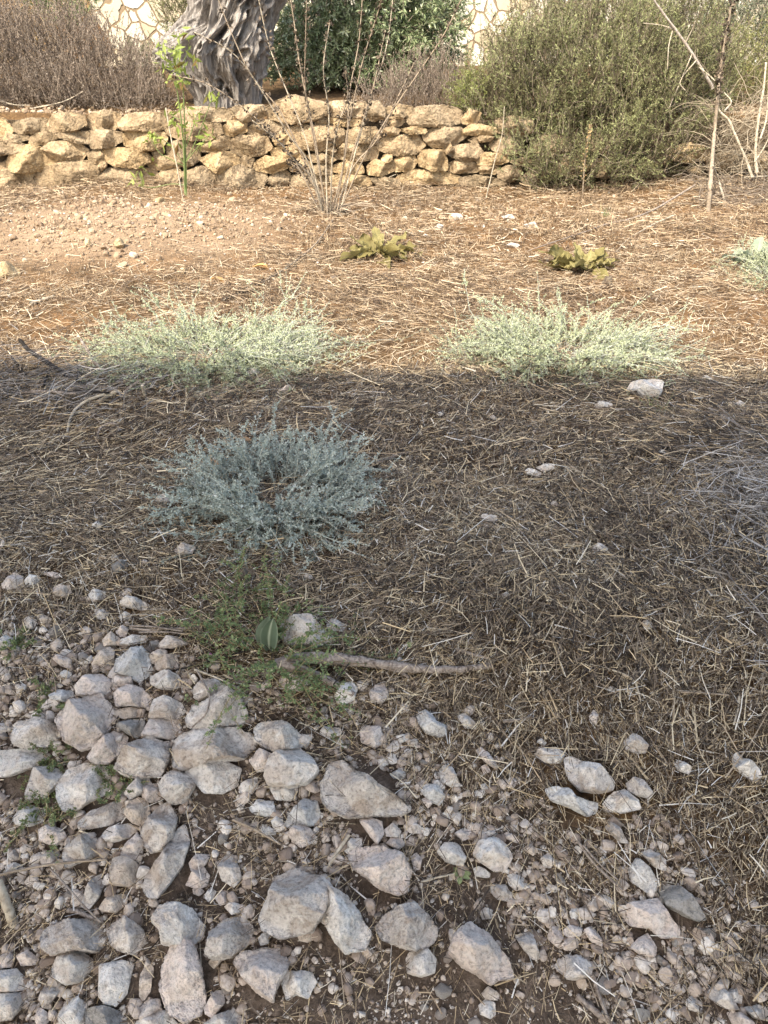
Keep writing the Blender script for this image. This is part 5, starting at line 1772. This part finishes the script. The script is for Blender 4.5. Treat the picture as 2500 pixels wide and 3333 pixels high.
for dx, dy, r in ((-.9, .1, .17), (.75, .3, .2), (.1, .9, .15), (1.3, -.1, .13)):
    limb(g, [topc + [dx * .15, dy * .1, -.15], topc + [dx * .4, dy * .4, .35], topc + [dx * .9, dy * .9, .7], topc + [dx * 1.5, dy * 1.6, 1.25]], r, r * .45, 24, 12)
g.build('limbs', MT, tr, True)


# ------------------------------------------------------------------ leafy masses
def hang_mass(name, label, cat, mat, ells, nshoot, nleaf, leaf, lw, L, droop, upz, stem_mat, stem_r=.0022, group=None, seed=1, lo=.0, outw=.7, clump=1, sm=5, floorz=None, mind=.2, rndspread=.35):
    """shoots with leaves filling ellipsoids (cx, cy, cz, rx, ry, rz)"""
    global rng
    keep = rng
    rng = np.random.default_rng(seed)
    E = np.array(ells, float)
    vol = (E[:, 3] * E[:, 4] * E[:, 5]) ** .75
    base = E[:, :3].mean(0)
    root = empty(name, (base[0], base[1], float(height(base[0], base[1]))), label, cat, group)
    nc = max(1, nshoot // clump)
    e = E[rng.choice(len(E), nc, p=vol / vol.sum())]
    dv = nrm(rng.normal(size=(nc, 3)))
    rad = rng.uniform(lo, 1, nc) ** .45
    rad = mind + (1 - mind) * rad
    C = e[:, :3] + dv * rad[:, None] * e[:, 3:]
    out = nrm(dv / e[:, 3:])
    tone = rng.uniform(-1, 1, nc)
    C = np.repeat(C, clump, 0) + rng.normal(0, L * .3, (nc * clump, 3)) * (clump > 1)
    out = np.repeat(out, clump, 0)
    tone = np.repeat(tone, clump)
    N = len(C)
    D = nrm(out * outw + np.array([0, 0, upz]) + rng.normal(0, .35, (N, 3)))
    LL = L * rng.uniform(.6, 1.3, N)
    P = curves(C - D * LL[:, None] * .4, D, LL, sm, droop, .12)
    hz = height(P[..., 0], P[..., 1])
    ok = (P[:, -1, 2] > hz[:, -1] + .01) & (P[:, 0, 2] > hz[:, 0] - .05)
    P, tone = P[ok], tone[ok]
    N = len(P)
    gs = Geo()
    gs.tubes(P, np.linspace(1, .5, sm)[None] * stem_r * np.ones((N, 1)), rng.uniform(0, 1, N))
    gs.build('stems', stem_mat, root)
    pos, tan, li, t = along(P, nleaf, .1, 1)
    d = tan * .7 + nrm(rng.normal(size=tan.shape)) * .75
    s = rng.uniform(.65, 1.25, len(t))
    R = np.clip(.5 + rndspread * tone[li] * .7 + rng.normal(0, rndspread * .55, len(t)) + .12 * (t - .5), 0, 1)
    g = Geo()
    g.leaves(pos, d, leaf * s, lw * s, R)
    g.build('foliage', mat, root)
    rng = keep
    return root


def ell(u, v, Y, ru, rv, ry):
    """ellipsoid from its centre and half sizes in overview pixels at depth Y"""
    c = at_y(np.array([[u * DS, v * DS]]), Y)[0]
    m_ = px_size(c) * DS
    return (c[0], c[1], c[2], ru * m_, ry, rv * m_)


M_ROSE = mat_rnd('rosemary_needles', [(0, (.075, .06, .036)), (.3, (.12, .115, .055)), (.6, (.20, .21, .10)), (1, (.35, .37, .18))], .65, .2)
M_TWIG = mat_rnd('shrub_twigs', [(0, (.10, .075, .055)), (1, (.26, .21, .165))], .85)
M_PALETWIG = mat_rnd('pale_twigs', [(0, (.16, .125, .085)), (1, (.42, .355, .265))], .8)
hang_mass('rosemary_bush', 'large olive green rosemary bush spilling over the right part of the wall', 'bush', M_ROSE,
          [ell(1290, 190, 8.35, 235, 150, .55), ell(1180, 180, 8.3, 180, 125, .5), ell(1400, 260, 8.0, 140, 125, .45), ell(1250, 290, 7.85, 150, 100, .35), ell(1320, 120, 8.6, 220, 120, .6), ell(1090, 215, 8.2, 100, 85, .35), ell(1200, 335, 7.75, 95, 52, .25),
           ell(1340, 320, 7.75, 130, 55, .28), ell(1470, 150, 8.5, 110, 130, .5)],
          6400, 32, .028, .0068, .22, .2, .85, M_TWIG, .0028, None, 31, .15, .55, 10, mind=.42, rndspread=.48)
hang_mass('rosemary_bush', 'tall brownish green shrub rising behind the large rosemary bush', 'bush', mat_rnd('brownish_needles', [(0, (.10, .075, .045)), (.4, (.17, .145, .075)), (.7, (.23, .205, .10)), (1, (.36, .32, .17))], .7, .2),
          [ell(1180, 70, 9.6, 130, 100, .5), ell(1360, 40, 9.8, 150, 110, .6), ell(1270, 30, 9.7, 120, 95, .5)],
          850, 22, .030, .007, .28, .1, 1.1, M_TWIG, .0028, None, 32, .0, .5, 4)
hang_mass('rosemary_bush', 'bright yellow green shrub at the upper right behind the dry tangle', 'bush', mat_rnd('yellowish_needles', [(0, (.10, .10, .04)), (.5, (.22, .23, .085)), (1, (.38, .37, .16))], .65, .25),
          [ell(1590, 150, 9.3, 110, 90, .5), ell(1510, 210, 9.2, 90, 90, .4), ell(1640, 230, 9.2, 80, 110, .4)],
          1300, 24, .028, .007, .22, .1, .9, M_TWIG, .0026, None, 33, .0, .5, 3)
hang_mass('leafy_shrub', 'dull grey green shrub in the top right corner', 'bush', mat_rnd('greyish_green', [(0, (.06, .07, .045)), (.5, (.13, .15, .10)), (1, (.24, .26, .18))], .7, .15),
          [ell(1620, 30, 11.5, 70, 60, .6), ell(1545, 60, 11.2, 60, 55, .5), ell(1680, 70, 11.3, 60, 80, .5)],
          700, 26, .035, .010, .26, .1, .8, M_TWIG, .003, None, 34, .0, .5, 2)
M_DRYB = mat_rnd('dry_bush_bits', [(0, (.10, .075, .06)), (.4, (.20, .155, .125)), (.75, (.30, .245, .20)), (1, (.42, .36, .30))], .85, .1)
hang_mass('dry_bush', 'big grey brown dried bush filling the left side behind the wall', 'bush', M_DRYB,
          [ell(60, 140, 9.2, 170, 115, .6), ell(200, 165, 9.1, 130, 85, .5), ell(310, 190, 9.2, 70, 58, .35), ell(-60, 120, 9.2, 120, 130, .6), ell(110, 90, 9.6, 110, 85, .5), ell(60, 205, 8.75, 150, 48, .28), ell(240, 215, 8.7, 130, 38, .25), ell(-60, 205, 8.75, 100, 48, .28)],
          5200, 22, .017, .008, .26, .15, .9, M_TWIG, .0026, None, 35, .1, .6, 4, mind=.3)
hang_mass('dry_bush', 'low dried lilac grey bush between the olive foliage and the rosemary', 'bush', M_DRYB,
          [ell(900, 195, 8.75, 80, 55, .3), ell(960, 170, 8.9, 40, 55, .25), ell(820, 215, 8.7, 60, 30, .25)],
          900, 20, .014, .006, .2, .1, 1.2, M_TWIG, .0022, None, 36, .0, .5, 3)
hang_mass('leafy_shrub', 'small grey green sprig bush between the clad wall and the trunk', 'bush', mat_rnd('sage_green', [(0, (.09, .10, .055)), (.5, (.17, .185, .11)), (1, (.28, .30, .19))], .7, .15),
          [ell(330, 150, 9.9, 42, 50, .3), ell(292, 130, 10.0, 30, 35, .3)], 220, 24, .022, .007, .18, .1, .9, M_TWIG, .0024, None, 37, .0, .5, 3)
hang_mass('leafy_shrub', 'dark green sprig bush at the upper left edge of the trunk', 'bush', M_ROSE,
          [ell(385, 30, 10.0, 35, 55, .3), ell(400, -20, 10.1, 40, 50, .3)], 260, 24, .026, .007, .2, .1, .9, M_TWIG, .0024, None, 38, .0, .5, 3)
M_OLEAF = mat_rnd('olive_leaf', [(0, (.07, .095, .045)), (.4, (.165, .21, .10)), (.7, (.28, .33, .175)), (1, (.52, .55, .41))], .45, .12, .4)
o2 = hang_mass('leafy_olive', 'dense dark green olive foliage hanging right of the old trunk', 'tree', M_OLEAF,
               [ell(720, 90, 10.6, 125, 125, .7), ell(840, 70, 10.5, 140, 120, .7), ell(780, 10, 10.8, 190, 110, .8), ell(650, 120, 10.4, 75, 95, .5), ell(920, 60, 10.6, 75, 90, .5), ell(760, 150, 10.3, 110, 60, .4)],
               2300, 30, .058, .017, .34, 1.0, .1, M_TWIG, .003, None, 39, .0, .7, 3, mind=.35)
c = at_y(np.array([[745 * DS, 215 * DS]]), 10.7)[0]
g = Geo()
for a in (-.35, .0, .4):
    limb(g, [[c[0], 10.7, TERR_Z], [c[0] + a * .5, 10.7, 1.2], [c[0] + a * 1.6, 10.75, 1.9]], .09, .04, 20, 10)
g.build('trunk', MT, o2, True)

# green leafy edge at the left end of the rosemary
hang_mass('leafy_shrub', 'fresh light green fringe at the left end of the rosemary bush', 'bush', mat_rnd('fresh_green', [(0, (.12, .14, .04)), (.5, (.22, .25, .075)), (1, (.36, .38, .15))], .6, .25),
          [ell(1010, 195, 8.3, 40, 38, .2)], 150, 22, .026, .006, .15, .2, .6, M_TWIG, .002, None, 40, .0, .5, 3)

# ------------------------------------------------------------------ dry tangle and pole at the right
def stem_at(pts, Y, r0, r1, g, K=40, sides=7, ck='J', wob=.2):
    P = at_y(cp(ck, pts), Y)
    limb(g, P, r0, r1, K, sides, wob)
    return P


pb = ground(cp('J', [(1400, 915)]))[0]
g = Geo()
P = at_y(cp('J', [(1400, 915), (1412, 770), (1425, 600), (1440, 430), (1450, 320), (1470, 190), (1500, 20)]), [pb[1], pb[1] + .1, 7.5, 7.55, 7.6, 7.6, 7.6])
limb(g, P, .020, .010, 60, 9, .1)
pole = tag(g.build('dry_flower_stalk', MW_STALK, smooth=True, origin=P[0]), 'tall upright pale stalk with dark nodes standing at the right end', 'stalk')
g = Geo()
seedheads(g, smooth_path(P, 60), 16, .5, 1, .05, 12)
tag(g.build('seed_spike', M_SEED, pole), kind='stuff')
g = Geo()
Pq = lie(cp('J', [(1475, 880), (1445, 780), (1420, 715)]), [.0, .12, .22])
limb(g, Pq, .010, .006, 20, 7)
g.build('side_stem', MW_PALE, pole, True)
g = Geo()
P = stem_at([(1420, 380), (1385, 320), (1330, 230), (1262, 132), (1200, 50), (1160, -10)], np.linspace(7.75, 7.6, 6), .016, .007, g)
tw = tag(g.build('bare_twig', mat_wood('bare_twig_wood', (.26, .21, .17), (.48, .43, .38), 30), smooth=True, origin=P[0]), 'bare grey twig slanting up left in front of the rosemary', 'twig')
for pts in ([(1330, 235), (1290, 330), (1230, 470)], [(1300, 190), (1330, 130), (1345, 90)], [(1360, 290), (1410, 330), (1430, 350)], [(1262, 132), (1200, 110), (1120, 100)], [(1350, 260), (1280, 350), (1310, 400)], [(1250, 120), (1230, 200), (1225, 300)]):
    g = Geo()
    P = stem_at(pts, np.linspace(7.68, 7.6, 3), .006, .003, g, 20, 6)
    g.build('side_twig', MW_PALE, tw, True, origin=P[0])
tb = at_y(cp('J', [(1560, 760)]), 7.6)[0]
tang = empty('dry_climber_tangle', (tb[0], 7.6, float(height(tb[0], 7.6))), 'whitish tangle of dead climbing stems at the right edge beside the pole', 'plant')
for pts, r in (([(1610, 745), (1605, 640), (1620, 500), (1640, 380), (1650, 270)], .020), ([(1590, 765), (1560, 680), (1520, 590), (1490, 520), (1450, 480), (1440, 430)], .018), ([(1560, 765), (1640, 762), (1659, 760)], .014),
               ([(1470, 480), (1500, 440), (1470, 400)], .010), ([(1640, 380), (1600, 420), (1560, 520)], .010), ([(1625, 600), (1650, 520), (1659, 420)], .012), ([(1600, 700), (1640, 640), (1680, 560)], .010)):
    g = Geo()
    P = stem_at(pts, np.linspace(7.45, 7.65, len(pts)), r * .68, r * .4, g, 40, 8, wob=.5)
    g.build('stem', MW_PALE, tang, True, origin=P[0])
g = Geo()
N = 330
uv = cp('J', np.stack([rng.uniform(1400, 1720, N), rng.uniform(450, 800, N)], -1))
B = at_y(uv, rng.uniform(7.5, 8.0, N))
D = np.stack([rng.normal(0, .6, N), rng.normal(0, .4, N), rng.uniform(-.2, 1.3, N)], -1)
P = curves(B, D, rng.uniform(.15, .75, N), 8, .9, .2)
P[..., 2] = np.maximum(P[..., 2], height(P[..., 0], P[..., 1]) + .01)
g.tubes(P, np.linspace(1, .5, 8)[None] * rng.uniform(.0015, .0038, (N, 1)), rng.uniform(0, 1, N), 4)
tag(g.build('fine_stems', M_PALETWIG, tang), kind='stuff')
g = Geo()
N = 260
uv = cp('J', np.stack([rng.uniform(1330, 1720, N), rng.uniform(790, 900, N)], -1))
B = ground(uv) + [0, 0, .01]
P = curves(B, np.stack([rng.normal(0, 1, N), rng.normal(0, .6, N), rng.uniform(.0, .7, N)], -1), rng.uniform(.12, .5, N), 7, .9, .2, True)
g.tubes(P, np.linspace(1, .5, 7)[None] * rng.uniform(.0015, .0045, (N, 1)), rng.uniform(0, 1, N), 4)
tag(g.build('stem_litter', M_TWIG, tang), kind='stuff')
# single thin dead stems in front of the wall
for ck, pts, lab, mt in (('J', [(445, 785), (480, 690), (510, 580), (520, 460)], 'thin pale dry stem leaning in front of the right wall stones', MW_PALE),
                         ('J', [(865, 790), (870, 680), (895, 540)], 'thin rusty dry stem with buds standing before the rosemary', MW_STALK)):
    P = at_y(cp(ck, pts), 7.55)
    P[0][2] = height(P[0][0], P[0][1])
    g = Geo()
    limb(g, P, .006, .0035, 30, 6)
    o = tag(g.build('dry_stalk', mt, smooth=True, origin=P[0]), lab, 'stalk')
    if 'rusty' in lab:
        g = Geo()
        seedheads(g, smooth_path(P, 40), 14, .2, 1, .024, 7)
        g.build('buds', mat_rnd('rusty_buds', [(0, (.3, .19, .09)), (1, (.5, .36, .2))], .7), o)
# upright dry stalks poking from the dry bush
for k, (pts, lab) in enumerate((([(130, 470), (270, 440), (360, 395)], 'bare pale twig lying low in the dried bush at left'), ([(-20, 430), (60, 452), (130, 455)], 'bare pale twig at the far left foot of the dried bush'))):
    P = at_y(cp('I', pts), 8.6)
    g = Geo()
    limb(g, P, .008, .004, 24, 6)
    tag(g.build('dry_twig', MW_PALE, smooth=True, origin=P[0]), lab, 'twig', 'dry twigs lying on the slope')

# ------------------------------------------------------------------ stone-clad wall at the back
def mat_clad():
    m, nt, b = new_mat('crazy_paving')
    tc = nt.nodes.new('ShaderNodeTexCoord')
    n0 = nt.nodes.new('ShaderNodeTexNoise')
    n0.inputs['Scale'].default_value = 2.2
    n0.inputs['Detail'].default_value = 3
    nt.links.new(tc.outputs['Object'], n0.inputs['Vector'])
    vm = nt.nodes.new('ShaderNodeVectorMath')
    vm.operation = 'MULTIPLY_ADD'
    vm.inputs[1].default_value = (.22, .22, .22)
    nt.links.new(n0.outputs['Color'], vm.inputs[0])
    nt.links.new(tc.outputs['Object'], vm.inputs[2])
    outs = {}
    for ft in ('DISTANCE_TO_EDGE', 'F1'):
        v = nt.nodes.new('ShaderNodeTexVoronoi')
        v.voronoi_dimensions = '3D'
        v.feature = ft
        v.inputs['Scale'].default_value = 4.3
        nt.links.new(vm.outputs[0], v.inputs['Vector'])
        outs[ft] = v.outputs['Distance' if ft != 'F1' else 'Color']
    sep = nt.nodes.new('ShaderNodeSeparateColor')
    nt.links.new(outs['F1'], sep.inputs[0])
    face = ramp(nt, [(0, (.40, .33, .22)), (.4, (.52, .475, .38)), (.75, (.60, .57, .50)), (1, (.46, .385, .26))], sep.outputs[0])
    n1 = noise(nt, 9, 5, .65)
    face = mixc(nt, maprange(nt, n1, .45, .75, 0, .5), face, (.58, .50, .38))
    j = maprange(nt, outs['DISTANCE_TO_EDGE'], .03, .055)
    c = mixc(nt, j, (.24, .175, .11), face)
    nt.links.new(c, b.inputs['Base Color'])
    b.inputs['Roughness'].default_value = .9
    bump(nt, b, j, .8, .03)
    return m


MC = mat_clad()


def slab(name, x0, x1, y, z0, z1, t, mat, label, bev=.03):
    bm = bmesh.new()
    bmesh.ops.create_cube(bm, size=1)
    for v in bm.verts:
        v.co = ((x0 + x1) / 2 + v.co.x * (x1 - x0), y + t / 2 + v.co.y * t, (z0 + z1) / 2 + v.co.z * (z1 - z0))
    bmesh.ops.bevel(bm, geom=bm.edges[:], offset=bev, segments=2, affect='EDGES')
    me = bpy.data.meshes.new(name)
    bm.to_mesh(me)
    bm.free()
    me.materials.append(mat)
    o = bpy.data.objects.new(name, me)
    col.objects.link(o)
    return tag(o, label, 'wall')


wx = at_y(np.array([[198 * DS, 40 * DS]]), 13.5)[0][0]
cw = slab('stone_clad_wall', wx, 11.0, 13.5, .5, 3.4, .5, MC, 'bright wall clad in irregular cream limestone pieces behind the bushes')
slab('earth_bank_wall', -14, wx - .02, 14.2, .3, 3.0, .6, mat_stone('ochre_bank', (.26, .17, .09), (.42, .28, .15), (.15, .12, .05), bscale=7, bstr=1.0), 'ochre rough bank at the top left beside the cream clad wall', .1)
M_RED = mat_stone('rusty_rock', (.36, .20, .10), (.52, .33, .18), (.22, .13, .07), bscale=14, bstr=.9)
for k, (u, v, r, lab) in enumerate(((182, 22, .26, 'rusty orange rock at the top left beside the clad wall'), (135, 8, .2, 'smaller rusty rock left of the orange one at the top'))):
    p = at_y(np.array([[u * DS, v * DS]]), 12.6)[0]
    V, T = pebble_base(300 + k, 4)
    V = V * (1 + .12 * fbm(V * 3, 4))[:, None]
    g = Geo()
    zt = float(height(p[0], p[1]))
    hh = max(p[2] - zt, .1)
    g.add(V * np.array([r, r, hh * .62]) + np.array([p[0], p[1], zt + hh * .5]), None, T)
    tag(g.build('rock', M_RED, smooth=True, origin=(p[0], p[1], zt)), lab, 'rock')
hang_mass('leafy_shrub', 'green plant growing over the rusty rocks at the top left', 'bush', M_GREEN,
          [ell(165, 20, 12.2, 50, 25, .3), ell(100, 0, 12.3, 50, 30, .3)], 160, 20, .045, .016, .2, .8, .5, M_TWIG, .003, None, 41, .0, .5, 2)

# ------------------------------------------------------------------ unseen open roof for the house behind the viewer, added to shape shade
SUN = nrm(np.array([-.35, -.55, .80]))          # towards the sun
edge = ground(np.array([(-200, 802), (700, 806), (1240, 808), (1659, 832)]) * DS)
HY = 0.3
mp_, nt_, bp_ = new_mat('shade_roof_plaster')
nn_ = noise(nt_, 5, 5, .6)
nt_.links.new(mixc(nt_, nn_, (.74, .71, .66), (.80, .78, .73)), bp_.inputs['Base Color'])  # pale so the added roof bounces light onto the slope
bp_.inputs['Roughness'].default_value = .9
# roof edge heights so that the shade ends where the photograph shows it
roof_z = edge[:, 2] + (edge[:, 1] - HY) * SUN[2] / -SUN[1]
roof_x = edge[:, 0] + (edge[:, 1] - HY) * SUN[0] / -SUN[1]
A = np.polyfit(roof_x, roof_z, 1)
x0, x1, dep = -8.5, 3.6, 4.6
za, zb = float(np.polyval(A, x0)), float(np.polyval(A, x1))
cr = empty('unseen_shade_roof', (-2.4, -3, -.5), 'unseen roof slab on columns added behind the viewer to cast the straight-edged shade', 'shade caster')
cr['kind'] = 'structure'


def solid(name, corners):
    bm = bmesh.new()
    vs = [bm.verts.new(Vector(c_) - cr.location) for c_ in corners]
    for f in ((0, 1, 2, 3), (5, 4, 7, 6), (4, 0, 3, 7), (1, 5, 6, 2), (3, 2, 6, 7), (4, 5, 1, 0)):
        bm.faces.new([vs[i] for i in f])
    me = bpy.data.meshes.new(name)
    bm.to_mesh(me)
    bm.free()
    me.materials.append(mp_)
    o = bpy.data.objects.new(name, me)
    col.objects.link(o)
    o.parent = cr


def box8(xa, xb, ya, yb, za0, zb0, za1, zb1):
    return ((xa, ya, za0), (xb, ya, zb0), (xb, ya, zb1), (xa, ya, za1), (xa, yb, za0), (xb, yb, zb0), (xb, yb, zb1), (xa, yb, za1))


solid('roof', box8(x0, x1, HY, HY - dep, za - .3, zb - .3, za, zb))  # added slab, left open below so sky light fills the shade
for cx_ in (x0 + .4, x1 - .4):
    for cy_ in (-.2, HY - dep + .5):
        zt = float(np.polyval(A, cx_)) - .32
        solid('shade_roof_column', box8(cx_ - .15, cx_ + .15, cy_ + .15, cy_ - .15, -1.2, -1.2, zt, zt))

# ------------------------------------------------------------------ light
world = bpy.data.worlds.new('World')
sc.world = world
world.use_nodes = True
nt = world.node_tree
bg = nt.nodes['Background']
sky = nt.nodes.new('ShaderNodeTexSky')
sky.sky_type = 'NISHITA'
sky.sun_disc = False
sky.sun_elevation = math.asin(SUN[2])
sky.sun_rotation = math.atan2(SUN[0], SUN[1])
sky.air_density = 1.0
sky.dust_density = 3.0
sky.ozone_density = 0.3
nt.links.new(sky.outputs[0], bg.inputs[0])
bg.inputs[1].default_value = 0.15
sl = bpy.data.lights.new('sun', 'SUN')
sl.energy = 2.0
sl.angle = math.radians(.4)
sl.color = (1.0, .965, .91)
so = bpy.data.objects.new('sun', sl)
col.objects.link(so)
so.rotation_euler = Vector(SUN.tolist()).to_track_quat('Z', 'Y').to_euler()
so.location = (-6, -9, 14)
vs_ = sc.view_settings
vs_.view_transform = 'Standard'
vs_.look = 'None'
vs_.exposure = 1.87
vs_.use_white_balance = True
vs_.white_balance_temperature = 7250
vs_.white_balance_tint = 7
vs_.gamma = 1
sc.cycles.max_bounces = 6
sc.cycles.diffuse_bounces = 3
sc.cycles.transparent_max_bounces = 4
sc.cycles.use_denoising = True
